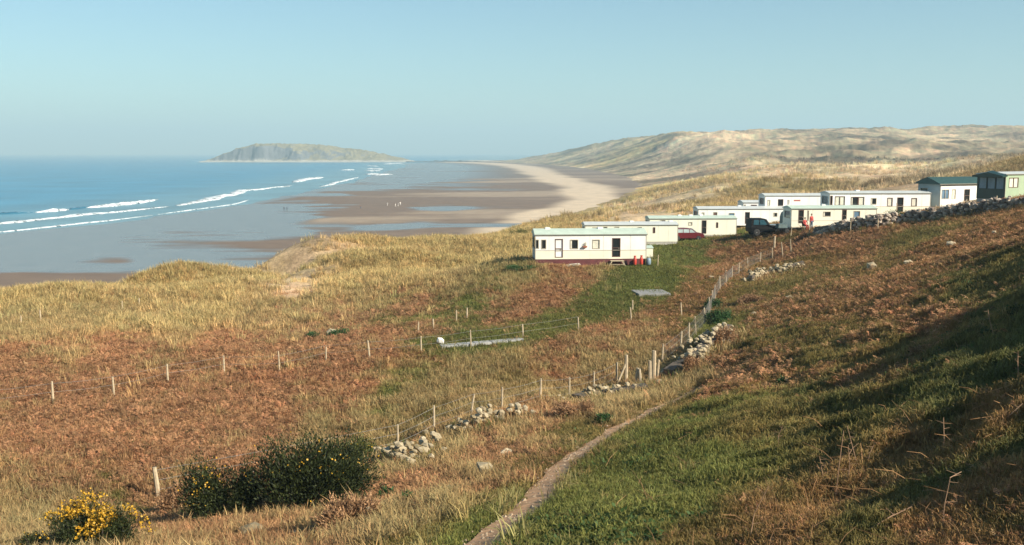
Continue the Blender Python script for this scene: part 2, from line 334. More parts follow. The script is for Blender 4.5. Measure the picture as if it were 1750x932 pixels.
at = t.nodes.new('ShaderNodeAttribute'); at.attribute_name = 'Col'; g = t.nodes.new('ShaderNodeNewGeometry')
n1 = t.nodes.new('ShaderNodeTexNoise'); n1.inputs['Scale'].default_value = 2.2; n1.inputs['Detail'].default_value = 9; n1.inputs['Roughness'].default_value = .7
n2 = t.nodes.new('ShaderNodeTexNoise'); n2.inputs['Scale'].default_value = .12; n2.inputs['Detail'].default_value = 10; n2.inputs['Roughness'].default_value = .75
for n in (n1, n2): L.new(g.outputs['Position'], n.inputs['Vector'])
mm = t.nodes.new('ShaderNodeMath'); mm.operation = 'MULTIPLY'; L.new(n1.outputs['Fac'], mm.inputs[0]); L.new(n2.outputs['Fac'], mm.inputs[1])
mr = t.nodes.new('ShaderNodeMapRange'); mr.inputs[1].default_value = .12; mr.inputs[2].default_value = .40; mr.inputs[3].default_value = .55; mr.inputs[4].default_value = 1.45; L.new(mm.outputs[0], mr.inputs[0])
vs = t.nodes.new('ShaderNodeVectorMath'); vs.operation = 'SCALE'; L.new(at.outputs['Color'], vs.inputs[0]); L.new(mr.outputs[0], vs.inputs['Scale']); L.new(vs.outputs[0], b.inputs['Base Color'])
bp = t.nodes.new('ShaderNodeBump'); bp.inputs['Strength'].default_value = .9; bp.inputs['Distance'].default_value = .12; L.new(n1.outputs['Fac'], bp.inputs['Height'])
bp2 = t.nodes.new('ShaderNodeBump'); bp2.inputs['Strength'].default_value = .8; bp2.inputs['Distance'].default_value = 1.6; L.new(n2.outputs['Fac'], bp2.inputs['Height']); L.new(bp2.outputs[0], bp.inputs['Normal']); L.new(bp.outputs[0], b.inputs['Normal'])
tag(link('ground', me, None, m, True), kind='structure')

# beach sheet
bx = np.exp(np.linspace(math.log(110), math.log(3300), 420)); ba = np.radians(np.linspace(-33, 16, 520))
A, R_ = np.meshgrid(ba, bx); BX = (R_*np.sin(A)).ravel(); BY = (R_*np.cos(A)).ravel(); BZ = beach_z(BX, BY)+fbm(BX, BY, 40, 3, 9)*.06
na2 = len(ba); ii = np.arange(len(bx)-1)[:, None]*na2; jj = np.arange(na2-1)[None, :]
FB = np.stack([ii+jj, ii+jj+1, ii+na2+jj+1, ii+na2+jj], -1).reshape(-1, 4)[:, ::-1]
keep = ~((BZ[FB] < -2.5).all(1)); FB = FB[keep]
wd = sdist(BX, BY, WATER); fd = sdist(BX, BY, FOOT)
wetpts = [(0,480,0),(120,482,.15),(250,478,.3),(0,450,.85),(150,455,.55),(300,450,1),(420,440,.8),(100,420,1),(250,410,.8),(400,415,.9),(150,400,.75),(50,405,1),(300,385,.6),(400,380,.8),(500,400,.8),
 (480,425,.7),(600,400,.55),(560,385,.3),(650,375,.1),(560,350,.3),(640,352,0),(720,345,0),(800,345,0),(500,345,.8),(480,365,.9),(420,355,.9),(600,370,.35),(700,400,.4),(760,385,.4),(820,365,.1),
 (700,330,.2),(760,320,.15),(640,330,.5),(620,316,.8),(700,308,1),(780,302,1),(850,300,.9),(800,318,.35),(870,320,.1),(900,330,0),(880,290,.7),(820,285,1),(740,290,1),(930,310,0),(700,280,1),(900,345,0),(560,330,.8),(700,365,.1),(750,360,.6),(680,385,.9)]
WP = []
for a, b_, w in wetpts:
    d = ray(a, b_); D = (H-1.0)/-d[2]; WP.append((math.atan2(d[0]*D, D), math.log(math.hypot(d[0]*D, D)), w))
th = np.arctan2(BX, BY); lr = np.log(np.hypot(BX, BY)); sw = np.zeros(len(BX)); ss = np.zeros(len(BX))
th = th+fbm(BX, BY, 30, 3, 71)*.015; lr = lr+fbm(BX, BY, 30, 4, 72)*.05
for a, l, w in WP:
    k = 1/((th-a)**2+(.5*(lr-l))**2+2e-5)**2; sw += k*w; ss += k
q_ = np.hypot(BX, BY)/400; wet = sw/ss-.02+.35*fbm(BX*.22+BY*.05, BY, 13, 3, 79)+.65*fbm(BX*.35+BY*.15, BY*.9, 34, 5, 73)+.35*fbm(BX*.5, BY, 110, 3, 74)
wet = sstep(.40, .66, wet); wet = np.maximum(wet, sstep(14, 4, wd)*.9)
rb = np.hypot(BX, BY); wet = wet*(1-sstep(-150, -40, fd)*sstep(600, 1000, rb)); dry = sstep(1, .3, (np.abs(fd-16+sstep(450, 1100, rb)*62-fbm(BX, BY, 60, 3, 75)*8)/(10+rb*.019)))*sstep(230, 320, rb)+.9*sstep(1, .4, np.abs(fd-(30+rb*.035)-fbm(BX, BY, 200, 3, 76)*20)/(6+rb*.006))*sstep(330, 480, rb)+.35*sstep(.15, .5, fbm(BX*.4, BY, 60, 4, 70))*sstep(300, 400, rb)
dry = np.clip(dry, 0, 1)*(1-wet*.5)
me = npmesh('beach', np.c_[BX, BY, BZ], FB); addcol(me, 'Wet', np.c_[wet, dry, wet*0])
m, t, b = newmat('beach_sand'); L = t.links
at = t.nodes.new('ShaderNodeAttribute'); at.attribute_name = 'Wet'; sp = t.nodes.new('ShaderNodeSeparateColor'); L.new(at.outputs['Color'], sp.inputs[0])
g = t.nodes.new('ShaderNodeNewGeometry'); n1 = t.nodes.new('ShaderNodeTexNoise'); n1.inputs['Scale'].default_value = .15; n1.inputs['Detail'].default_value = 8; L.new(g.outputs['Position'], n1.inputs['Vector'])
c1 = t.nodes.new('ShaderNodeMix'); c1.data_type = 'RGBA'; c1.inputs[6].default_value = (.185,.122,.076,1); c1.inputs[7].default_value = (.62,.48,.32,1); L.new(sp.outputs[1], c1.inputs[0])
c2 = t.nodes.new('ShaderNodeMix'); c2.data_type = 'RGBA'; L.new(c1.outputs[2], c2.inputs[6]); c2.inputs[7].default_value = (.17,.155,.13,1); L.new(sp.outputs[0], c2.inputs[0])
c3 = t.nodes.new('ShaderNodeMix'); c3.data_type = 'RGBA'; c3.blend_type = 'MULTIPLY'; c3.inputs[0].default_value = .5; L.new(c2.outputs[2], c3.inputs[6]); L.new(n1.outputs['Fac'], c3.inputs[7])
vs = t.nodes.new('ShaderNodeVectorMath'); vs.operation = 'SCALE'; vs.inputs['Scale'].default_value = 1.3; L.new(c3.outputs[2], vs.inputs[0]); L.new(vs.outputs[0], b.inputs['Base Color'])
mr = t.nodes.new('ShaderNodeMapRange'); mr.inputs[3].default_value = .7; mr.inputs[4].default_value = .26; L.new(sp.outputs[0], mr.inputs[0]); L.new(mr.outputs[0], b.inputs['Roughness'])
n3 = t.nodes.new('ShaderNodeTexNoise'); n3.inputs['Scale'].default_value = 1.5; n3.inputs['Detail'].default_value = 5; L.new(g.outputs['Position'], n3.inputs['Vector'])
bp = t.nodes.new('ShaderNodeBump'); bp.inputs['Strength'].default_value = .25; bp.inputs['Distance'].default_value = .05; L.new(n3.outputs['Fac'], bp.inputs['Height']); L.new(bp.outputs[0], b.inputs['Normal'])
tag(link('beach', me, None, m, True), kind='structure')

# sea
sr = np.r_[np.exp(np.linspace(math.log(120), math.log(3000), 400)), np.exp(np.linspace(math.log(3100), math.log(14000), 30))]; sa = np.radians(np.linspace(-40, 20, 360))
A, R_ = np.meshgrid(sa, sr); SX = (R_*np.sin(A)).ravel(); SY = (R_*np.cos(A)).ravel()
rr = np.hypot(SX, SY); wd = sdist(SX, SY, WATER)
sw1 = np.sin((-wd+fbm(SX, SY, 120, 3, 80)*14)/9.0)*.16*sstep(20, 120, -wd)*sstep(1800, 500, rr)
SZ = sw1+fbm(SX, SY, 14, 3, 81)*.10*sstep(1500, 400, rr)*sstep(0, 60, -wd)
na3 = len(sa); ii = np.arange(len(sr)-1)[:, None]*na3; jj = np.arange(na3-1)[None, :]
FS = np.stack([ii+jj, ii+jj+1, ii+na3+jj+1, ii+na3+jj], -1).reshape(-1, 4)[:, ::-1]
FS = FS[~((wd[FS] > 60).all(1) & (rr[FS] < 2800).all(1))]
me = npmesh('sea', np.c_[SX, SY, SZ], FS)
addcol(me, 'Dep', np.c_[sstep(0, 160, -wd), sstep(0, 700, -wd), wd*0])
m, t, b = newmat('sea_water'); L = t.links
at = t.nodes.new('ShaderNodeAttribute'); at.attribute_name = 'Dep'; sp = t.nodes.new('ShaderNodeSeparateColor'); L.new(at.outputs['Color'], sp.inputs[0])
g = t.nodes.new('ShaderNodeNewGeometry')
c1 = t.nodes.new('ShaderNodeMix'); c1.data_type = 'RGBA'; c1.inputs[6].default_value = (.13,.24,.27,1); c1.inputs[7].default_value = (.03,.19,.30,1); L.new(sp.outputs[0], c1.inputs[0])
nb = t.nodes.new('ShaderNodeTexNoise'); nb.inputs['Scale'].default_value = .02; nb.inputs['Detail'].default_value = 8; L.new(g.outputs['Position'], nb.inputs['Vector'])
mr = t.nodes.new('ShaderNodeMapRange'); mr.inputs[1].default_value = .3; mr.inputs[2].default_value = .7; mr.inputs[3].default_value = .75; mr.inputs[4].default_value = 1.25; L.new(nb.outputs['Fac'], mr.inputs[0])
vs = t.nodes.new('ShaderNodeVectorMath'); vs.operation = 'SCALE'; L.new(c1.outputs[2], vs.inputs[0]); L.new(mr.outputs[0], vs.inputs['Scale']); L.new(vs.outputs[0], b.inputs['Base Color'])
b.inputs['Roughness'].default_value = .28; b.inputs['IOR'].default_value = 1.33; b.inputs['Specular IOR Level'].default_value = .35
n1 = t.nodes.new('ShaderNodeTexNoise'); n1.inputs['Scale'].default_value = .5; n1.inputs['Detail'].default_value = 8; L.new(g.outputs['Position'], n1.inputs['Vector'])
bp = t.nodes.new('ShaderNodeBump'); bp.inputs['Strength'].default_value = .8; bp.inputs['Distance'].default_value = .5; L.new(n1.outputs['Fac'], bp.inputs['Height']); L.new(bp.outputs[0], b.inputs['Normal'])
tag(link('sea', me, None, m, True), kind='structure')

# breaking waves: ridges of water with a foaming crest
foam = mat('wave_foam', (.72,.77,.78), .8, .12, .4, .5)
def lacy(m):
    t = m.node_tree; L = t.links; g = t.nodes.new('ShaderNodeNewGeometry'); n = t.nodes.new('ShaderNodeTexNoise'); n.inputs['Scale'].default_value = .55; n.inputs['Detail'].default_value = 8; L.new(g.outputs['Position'], n.inputs['Vector'])
    r = t.nodes.new('ShaderNodeMapRange'); r.inputs[1].default_value = .36; r.inputs[2].default_value = .50; L.new(n.outputs['Fac'], r.inputs[0])
    a = t.nodes.new('ShaderNodeBsdfTransparent'); x = t.nodes.new('ShaderNodeMixShader'); L.new(r.outputs[0], x.inputs[0]); L.new(a.outputs[0], x.inputs[1]); L.new(t.nodes['Principled BSDF'].outputs[0], x.inputs[2]); L.new(x.outputs[0], t.nodes['Material Output'].inputs[0])
lacy(foam)
swellm = mat('swell_water', (.03,.13,.20), .25, .2, .1)
def wave(pts, w, h, m_, label, name='breaking_wave'):
    w3 = []
    for a, b_ in pts:
        d = ray(a, b_); D = H/-d[2]; w3.append((d[0]*D, D))
    ln = np.array(smooth_line(w3, 14)); n = len(ln); V = []; Fc = []
    d = np.gradient(ln, axis=0); d /= np.hypot(d[:, 0], d[:, 1])[:, None]; nn = np.c_[-d[:, 1], d[:, 0]]
    s = np.linspace(0, 1, n); env = np.clip(np.minimum(s, 1-s)*3.5, 0.03, 1)**.7*(.45+.5*vnoise(ln[:, 0]/16, ln[:, 1]/16, 5)*vnoise(ln[:, 0]/5, ln[:, 1]/5, 6)*1.6); w = w*.8
    K = 9
    for i in range(n):
        for k in range(K):
            q = k/(K-1)*2-1; hh = max(0, 1-q*q)**.8*h*env[i]*(1 if q > -.5 else 1)
            off = q*w*env[i]*.5+(vnoise(np.array([ln[i, 0]/22]), np.array([ln[i, 1]/22]), 7)[0]-.5)*w*.5; jit = (random.random()-.5)*w*.14
            V.append((ln[i, 0]+nn[i, 0]*(off+jit), ln[i, 1]+nn[i, 1]*(off+jit), hh*(.8+.4*random.random())-.05+ (.08 if abs(q) < 1 else -.25)))
    for i in range(n-1):
        for k in range(K-1): Fc.append((i*K+k, (i+1)*K+k, (i+1)*K+k+1, i*K+k+1))
    me = npmesh(name, V, Fc); o = link(name, me, None, m_, True); tag(o, label, None, None, 'structure'); return o
wave([(58,364),(90,361),(119,359)], 9, 1.3, foam, 'short white breaking crest at the left, nearest the photo edge')
wave([(147,356),(190,352),(235,347),(266,341)], 11, 1.5, foam, 'long white breaking crest beyond the second line of surf')
wave([(-40,370),(0,367),(60,364)], 8, 1.0, swellm, 'dark unbroken swell at the left edge', 'swell')
wave([(119,359),(135,357),(150,355)], 7, 1.0, swellm, 'dark unbroken swell between two breaking crests', 'swell')
wave([(-60,387),(0,382),(60,376),(120,370),(200,362),(290,353)], 9, .7, foam, 'middle line of white surf running in from the left')
wave([(296,352),(330,346),(380,337),(410,328),(450,323),(503,317)], 15, 1.1, foam, 'broad white surf line in front of the island')
wave([(-60,403),(0,397),(60,391),(130,383),(200,376),(262,368)], 5, .4, foam, 'thin last line of surf sliding up the beach')
wave([(270,367),(330,359),(400,349),(425,342)], 4, .35, foam, 'thin pale surf line below the broad one')
wave([(503,312),(520,308),(552,303)], 20, 1.6, foam, 'short wide white breaker below the island')
wave([(545,320),(570,314),(592,308),(615,303)], 10, .8, foam, 'thin surf line right of the short wide breaker')
for a in ([(626,284),(634,284),(641,285)], [(630,289),(638,289),(646,290)], [(628,293),(636,292),(645,293)], [(630,299),(637,298),(642,297)], [(655,281),(672,280),(690,279)], [(590,291),(593,291),(596,290)], [(560,345),(575,342),(590,340)][:0] or [(648,300),(656,299),(664,297)]):
    wave(a, 26, 1.3, foam, 'small patch of white surf off the end of the island')

# island
def island():
    pr = [(352,277),(358,273),(372,268),(383,262),(400,257),(412,251),(430,247.5),(470,246.5),(520,247.5),(560,251),(585,255),(612,257),(640,263),(665,268),(690,273),(700,277)]
    D0 = 2760.; s0 = D0/F; nx, ny = 340, 110; V = []; C = []
    X = (np.linspace(348, 706, nx)-CX)*s0; Y = np.linspace(-190, 150, ny); GXi, GYi = np.meshgrid(X, Y)
    hp = np.interp(GXi/s0+CX, [p[0] for p in pr], [(277.3-p[1])*s0 for p in pr])
    wb = 1+.25*fbm(GXi, GYi, 90, 3, 33)
    fy = np.where(GYi < 0, sstep(-150, -50, GYi*wb), sstep(150, 40, GYi))
    left = sstep(560, 440, GXi/s0+CX)
    cliff = np.where(GYi < 0, sstep(-120, -92, GYi*wb+fbm(GXi, GYi, 26, 3, 35)*16), fy)
    h = hp*(fy*(1-left*.75)+cliff*left*.75)
    h = h+ (ridged(GXi*1.6, GYi, 40, 4, 36)-.55)*9*np.clip(h/20, 0, 1)+fbm(GXi, GYi, 16, 4, 37)*2.2*np.clip(h/8, 0, 1)
    sk = sstep(-178, -150, GYi*wb)*sstep(150, 130, GYi)*3.5*np.clip(hp/4, 0, 1); h = np.maximum(h, sk*(0.6+.8*vnoise(GXi/9, GYi/9, 4)))-.8
    gy, gx = np.gradient(h, Y[1]-Y[0], X[1]-X[0]); sl_ = np.hypot(gx, gy)
    rock = sstep(.55, 1.0, sl_+.3*fbm(GXi, GYi, 20, 3, 38)); tide = sstep(7, 3, h+fbm(GXi, GYi, 20, 3, 39)*2)
    g1 = np.array([.25,.21,.11]); r1 = np.array([.13,.135,.14]); t1 = np.array([.42,.40,.34])
    c = g1*(1+.35*fbm(GXi, GYi, 30, 4, 44))[..., None]; c = c*(1-rock)[..., None]+r1*rock[..., None]; c = c*(1-tide)[..., None]+t1*tide[..., None]
    V = np.c_[GXi.ravel(), (GYi+D0+90).ravel(), h.ravel()]; ii = np.arange(ny-1)[:, None]*nx; jj = np.arange(nx-1)[None, :]
    Fi = np.stack([ii+jj, ii+jj+1, ii+nx+jj+1, ii+nx+jj], -1).reshape(-1, 4)
    Fi = Fi[~((h.ravel()[Fi] < -.6).all(1))]
    me = npmesh('island', V, Fi); addcol(me, 'Col', c.reshape(-1, 3)); tag(link('island', me, None, bpy.data.materials['ground_cover'], True), kind='structure')
island()
def reef():
    V = []; Fc = []; nx, ny = 160, 14; D0 = 2740
    X = (np.linspace(685, 840, nx)-CX)*D0/F; Y = np.linspace(-30, 40, ny); gx, gy = np.meshgrid(X, Y)
    h = 4.6*vnoise(gx/14, gy/12, 3)*vnoise(gx/50, gy/40, 8)*2.0*np.clip(1-(gy/38)**2, 0, 1)+.4*vnoise(gx/4, gy/4, 2)
    e = sstep(686, 700, gx*F/D0+CX)*sstep(838, 815, gx*F/D0+CX); h = h*e-.9+.8*e
    ii = np.arange(ny-1)[:, None]*nx; jj = np.arange(nx-1)[None, :]; Fi = np.stack([ii+jj, ii+jj+1, ii+nx+jj+1, ii+nx+jj], -1).reshape(-1, 4)
    me = npmesh('tidal_reef', np.c_[gx.ravel(), gy.ravel()+D0, h.ravel()+.6], Fi); tag(link('tidal_reef', me, None, mat('reef_rock', (.07,.07,.065), .9, .3, .05, .4), True), kind='structure')
reef()

# footpath sheet
def strip(name, line, wf, dz, m_, nxs=6):
    ln = np.array(line); d = np.gradient(ln, axis=0); d /= np.hypot(d[:, 0], d[:, 1])[:, None]; nn = np.c_[-d[:, 1], d[:, 0]]; V = []; Fc = []
    for i in range(len(ln)):
        for k in range(nxs+1):
            q = (k/nxs-.5)*wf*(1+.14*math.sin(i*.21)+.10*math.sin(i*.53+(2 if k > nxs/2 else 0))); V.append((ln[i, 0]+nn[i, 0]*q, ln[i, 1]+nn[i, 1]*q, 0))
    V = np.array(V); V[:, 2] = terrain(V[:, 0], V[:, 1])+dz
    for i in range(len(ln)-1):
        for k in range(nxs): a = i*(nxs+1)+k; Fc.append((a, a+1, a+nxs+2, a+nxs+1)[::-1])
    me = npmesh(name, V, Fc); return link(name, me, None, m_, True)
tag(strip('path', smooth_line(PATH0, 12), .74, .05, mat('trodden_earth', (.48,.265,.13), .95, .25, 3.5, .9)), 'narrow trodden earth footpath winding up the grassy slope', None, None, 'structure')

# pebbles and clods worn out of the path
def pebbles():
    r = random.Random(5); q = MB(); ln = smooth_line(PATH0, 12); Xs = []
    for i in range(900):
        k = r.randrange(len(ln)-1); a, b_ = ln[k], ln[k+1]; o_ = r.gauss(0, .26); dx, dy = b_[0]-a[0], b_[1]-a[1]; L_ = math.hypot(dx, dy) or 1; Xs.append((a[0]+dx*r.random()-dy/L_*o_, a[1]+dx/L_*o_+dy*r.random()))
    A_ = np.array(Xs); Zs = terrain(A_[:, 0], A_[:, 1])
    for (x, y), z in zip(Xs, Zs):
        s = r.uniform(.012, .045)*(1 if r.random() < .9 else 1.8); z = z+.045; a = r.random()*3
        c, n = math.cos(a)*s, math.sin(a)*s; q.poly([(x+c,y+n,z),(x-n,y+c,z),(x-c*1.2,y-n*1.2,z),(x+n,y-c,z),(x+c*.3,y+n*.3,z+s*.8)], [(0,1,4),(1,2,4),(2,3,4),(3,0,4)])
    tag(q.build('pebbles', mat('pebble_stone', (.36,.27,.18), .9, .4, 14)), 'small stones and clods on the footpath', None, None, 'stuff')
pebbles()
# ------------------------------------------------------------ ground plants (stuff, instanced)
def tuft_grass(seed, n, h, spread, lean, w, droop=.5):
    r = random.Random(seed); V = []; Fc = []
    for i in range(n):
        a = r.random()*6.283; rr = spread*math.sqrt(r.random()); x, y = rr*math.cos(a), rr*math.sin(a); la = a+r.gauss(0, .7); hh = h*(.5+.7*r.random()); l = lean*(.3+r.random())
        dx, dy = math.cos(la)*l*hh, math.sin(la)*l*hh; px, py = -math.sin(la)*w/2, math.cos(la)*w/2; k = len(V)
        V += [(x-px, y-py, -.05), (x+px, y+py, -.05), (x+dx*.45-px*.8, y+dy*.45-py*.8, hh*.62), (x+dx*.45+px*.8, y+dy*.45+py*.8, hh*.62), (x+dx*1.3, y+dy*1.3, hh*(1-droop*l*.6))]
        Fc += [(k, k+1, k+3, k+2), (k+2, k+3, k+4)]
    return V, Fc
def tuft_bracken(seed, n, h, spread):
    r = random.Random(seed); V = []; Fc = []
    for i in range(n):
        a = r.random()*6.283; x, y = spread*.4*r.gauss(0, 1), spread*.4*r.gauss(0, 1); L = h*(1.0+.9*r.random()); up = .15+.75*r.random(); ca, sa = math.cos(a), math.sin(a)
        pts = []
        for s in (0, .33, .66, 1):
            f = s*L; z = f*up*(1-s*.75)*1.3; pts.append((x+ca*f*(1-.3*up), y+sa*f*(1-.3*up), z))
        w = .012; k = len(V)
        for p in pts: V += [(p[0]+sa*w, p[1]-ca*w, p[2]), (p[0]-sa*w, p[1]+ca*w, p[2])]
        for q in range(3): Fc.append((k+2*q, k+2*q+1, k+2*q+3, k+2*q+2))
        for s in (.35, .5, .65, .8, .92):
            q = min(2, int(s*3)); u = s*3-q; c = [pts[q][j]*(1-u)+pts[q+1][j]*u for j in range(3)]
            for sg in (1, -1):
                ll = L*.36*(1.1-s)*(.7+.6*r.random()); k = len(V); tz_ = r.gauss(-.02, .07)*L
                tip = (c[0]+sg*sa*ll+ca*ll*.4, c[1]-sg*ca*ll+sa*ll*.4, c[2]+tz_); b2 = (c[0]+ca*.08*L, c[1]+sa*.08*L, c[2]+.02*L)
                V += [tuple(c), b2, tip]; Fc += [(k, k+1, k+2)]
    return V, Fc
def tuft_leaf(seed, n, h, spread, w):
    r = random.Random(seed); V = []; Fc = []
    for i in range(n):
        x, y, z = spread*r.gauss(0, .5), spread*r.gauss(0, .5), h*r.random(); a = r.random()*6.28; e = r.uniform(-.3, 1.0); d = Vector((math.cos(a)*math.cos(e), math.sin(a)*math.cos(e), math.sin(e))); u = Vector((-math.sin(a), math.cos(a), r.uniform(-.4, .4)))*w*.5; c = Vector((x, y, z)); k = len(V)
        V += [tuple(c), tuple(c+d*w+u), tuple(c+d*w*2), tuple(c+d*w-u)]; Fc += [(k, k+1, k+2, k+3)]
    return V, Fc
tm = tintmat('dry_plant'); tg = tintmat('fresh_plant', .6, .3)
def protos(kind, fn, m_, n=5):
    out = []
    for i in range(n):
        V, Fc = fn(i*7+3); me = bpy.data.meshes.new(kind); me.from_pydata(V, [], Fc); me.materials.append(m_); me.update(); out.append(bpy.data.objects.new(kind+'_shape', me))
    return out
def scatter(name, X, Y, Z, sc, tint, pr, tilt=.25, label=None):
    n = len(X); me = bpy.data.meshes.new(name); me.vertices.add(n); me.vertices.foreach_set('co', np.c_[X, Y, Z].astype(np.float32).ravel())
    rot = np.c_[rng.normal(0, tilt, n), rng.normal(0, tilt, n), rng.random(n)*6.283].astype(np.float32)
    a = me.attributes.new('rot', 'FLOAT_VECTOR', 'POINT'); a.data.foreach_set('vector', rot.ravel())
    a = me.attributes.new('scl', 'FLOAT', 'POINT'); a.data.foreach_set('value', sc.astype(np.float32))
    a = me.attributes.new('idx', 'INT', 'POINT'); a.data.foreach_set('value', rng.integers(0, len(pr), n).astype(np.int32))
    addcol(me, 'tint', tint)
    o = bpy.data.objects.new(name, me); COL.objects.link(o); tag(o, label, None, None, 'stuff')
    ng = bpy.data.node_groups.new(name, 'GeometryNodeTree'); ng.interface.new_socket('Geometry', in_out='INPUT', socket_type='NodeSocketGeometry'); ng.interface.new_socket('Geometry', in_out='OUTPUT', socket_type='NodeSocketGeometry')
    N = ng.nodes; gi = N.new('NodeGroupInput'); go = N.new('NodeGroupOutput'); ip = N.new('GeometryNodeInstanceOnPoints'); jn = N.new('GeometryNodeJoinGeometry')
    for p in pr:
        oi = N.new('GeometryNodeObjectInfo'); oi.inputs['Object'].default_value = p; oi.inputs['As Instance'].default_value = True; ng.links.new(oi.outputs['Geometry'], jn.inputs[0])
    def na_(nm, ty):
        q = N.new('GeometryNodeInputNamedAttribute'); q.data_type = ty; q.inputs['Name'].default_value = nm; return q.outputs['Attribute']
    ip.inputs['Pick Instance'].default_value = True
    ng.links.new(gi.outputs[0], ip.inputs['Points']); ng.links.new(jn.outputs[0], ip.inputs['Instance']); ng.links.new(na_('idx', 'INT'), ip.inputs['Instance Index'])
    ng.links.new(na_('rot', 'FLOAT_VECTOR'), ip.inputs['Rotation']); ng.links.new(na_('scl', 'FLOAT'), ip.inputs['Scale']); ng.links.new(ip.outputs[0], go.inputs[0])
    md = o.modifiers.new('plants', 'NODES'); md.node_group = ng; return o
KEEP = []   # footprints kept free of plants: (cx, cy, ux, uy, len, dep)
def free_of(X, Y):
    ok = np.ones(len(X), bool)
    for ax, ay, ca, sa, L_, W_ in KEEP:
        dx, dy = X-ax, Y-ay; u = dx*ca+dy*sa; v = -dx*sa+dy*ca; ok &= ~((u > -.2) & (u < L_+.2) & (v > -.8) & (v < W_+.3))
    return ok
def field(n, r0, r1, pw=1.0):
    a = np.radians(rng.uniform(-31.5, 31.5, n)); q = rng.random(n)
    r = (r0**(2-pw)+(r1**(2-pw)-r0**(2-pw))*q)**(1/(2-pw)) if pw != 2 else r0*(r1/r0)**q
    return r*np.sin(a), r*np.cos(a)
def plants():
    prb = protos('bracken', lambda s: tuft_bracken(s, 7, .42, .3), tm); prs = protos('dry_grass', lambda s: tuft_grass(s, 16, .38, .16, .6, .02), tm)
    prm = protos('marram', lambda s: tuft_grass(s, 22, .75, .3, .55, .035), tm); prt = protos('turf', lambda s: tuft_grass(s, 16, .10, .14, .7, .014), tg)
    prl = protos('leafy_weed', lambda s: tuft_leaf(s, 16, .10, .14, .05), tg)
    X, Y = field(420000, 5, 210, 1.35); r = np.hypot(X, Y); Wt = cover(X, Y); Z = terrain(X, Y); col = covercol(X, Y, Wt)
    scar = [tuple(hit(*q))[:2] for q in ((482,446),(490,455),(498,466),(505,480),(510,490))]; ds_ = np.full(len(X), 1e9)
    for (sx, sy) in scar: ds_ = np.minimum(ds_, np.hypot((X-sx), (Y-sy)*.6))
    ok = free_of(X, Y) & (Z > beach_z(X, Y)+.4) & ((pdist(X, Y) > .28+.30*rng.random(len(X))+.25*sstep(30, 45, r))) & (ds_ > 1.5) & (rng.random(len(X)) > Wt[:, 4]*.9)
    u = rng.random(len(X)); cs = np.cumsum(Wt, 1); kind = (u[:, None] > cs).sum(1)
    j = rng.normal(1, .22, (len(X), 1)).clip(.45, 1.7); hue = rng.normal(0, .07, len(X))
    blade = rng.random(len(X))
    def sel(mask, pr, name, lab, s0, c0, mixf=.5, tilt=.25, dz=0.0, rs=0.0):
        i = np.where(mask & ok)[0]; c = (col[i]*(1-mixf)+np.array(c0)*mixf)*j[i]; c[:, 0] *= 1+hue[i]
        sc = s0*rng.uniform(.6, 1.35, len(i))*(1+rs*r[i]/100)*(np.clip(r[i]/38, .38, 1) if name == 'bracken' else np.clip(r[i]/16, .45, 1)*np.where(rightside[i] & (r[i] < 90) & (name != 'turf'), .62, 1)); scatter(name, X[i], Y[i], Z[i]+dz, sc, c.clip(.01, .9), pr, tilt, lab); print(name, len(i))
    nearf = r < 45
    bias = fbm(X, Y, 2.2, 3, 140)
    b_ = (kind == 0); rightside = sstep(-1, 3, X-np.interp(Y, [p[1] for p in PATH], [p[0] for p in PATH])) > .5
    sel(b_ & ~(rightside & (r < 95) & (rng.random(len(X)) < .42)) & (blade > .4), prb, 'bracken', 'dead russet bracken covering the field and slope', .45, (.41,.22,.115), .6, .25, -.03, .5)
    sel(((kind == 1) | (kind == 6)) | ((kind == 0) & (rng.random(len(X)) < .0)), prs, 'dry_grass', 'pale dry tussock grass between bracken patches', .8, (.33,.245,.11), .55, .2, -.02, .45)
    sel(b_ & (blade <= .4) & ~(rightside & (r < 95) & (blade < .2)), prs, 'russet_grass', 'thin russet and straw stems standing through the bracken', .6, (.37,.22,.105), .55, .35, -.03, .4)
    sel((kind == 3), prm, 'marram_grass', 'golden marram grass on the dunes', .75, (.52,.39,.17), .6, .2, -.03, .2)
    sel((kind == 2) | (kind == 5) | (kind == 7) | (b_ & rightside & (r < 95)), prt, 'turf', 'short green and olive turf on the slope', .8, (.185,.17,.045), .35, .3, -.01, 1.4)
    # broad green weeds and low scrub
    X2, Y2 = field(26000, 6, 110, 1.3); k = (fbm(X2, Y2, 5, 4, 150) > .22); X2, Y2 = X2[k], Y2[k]; k = free_of(X2, Y2) & (pdist(X2, Y2) > .4); X2, Y2 = X2[k], Y2[k]
    Wg = cover(X2, Y2); k = rng.random(len(X2)) < (Wg[:, 2]+Wg[:, 5]+.25*Wg[:, 0]+.15*Wg[:, 1]+2*Wg[:, 7]); X2, Y2 = X2[k], Y2[k]
    c = np.array([.04,.07,.02])*rng.uniform(.5, 1.7, (len(X2), 1)); scatter('leafy_weeds', X2, Y2, terrain(X2, Y2), rng.uniform(.35, 1.1, len(X2)), c, prl, .3, 'low dark green leafy weeds scattered in the turf'); print('weeds', len(X2))
    # tussocks on the farther dunes
    X3, Y3 = field(60000, 205, 900, 1.6); fs = sdist(X3, Y3, FOOT); W3 = cover(X3, Y3); Z3 = terrain(X3, Y3)
    k = (fs > 8) & (rng.random(len(X3)) > W3[:, 4]*1.0) & (Z3 > 4) & (fbm(X3, Y3, 22, 4, 160) > -.35); X3, Y3, W3, Z3 = X3[k], Y3[k], W3[k], Z3[k]
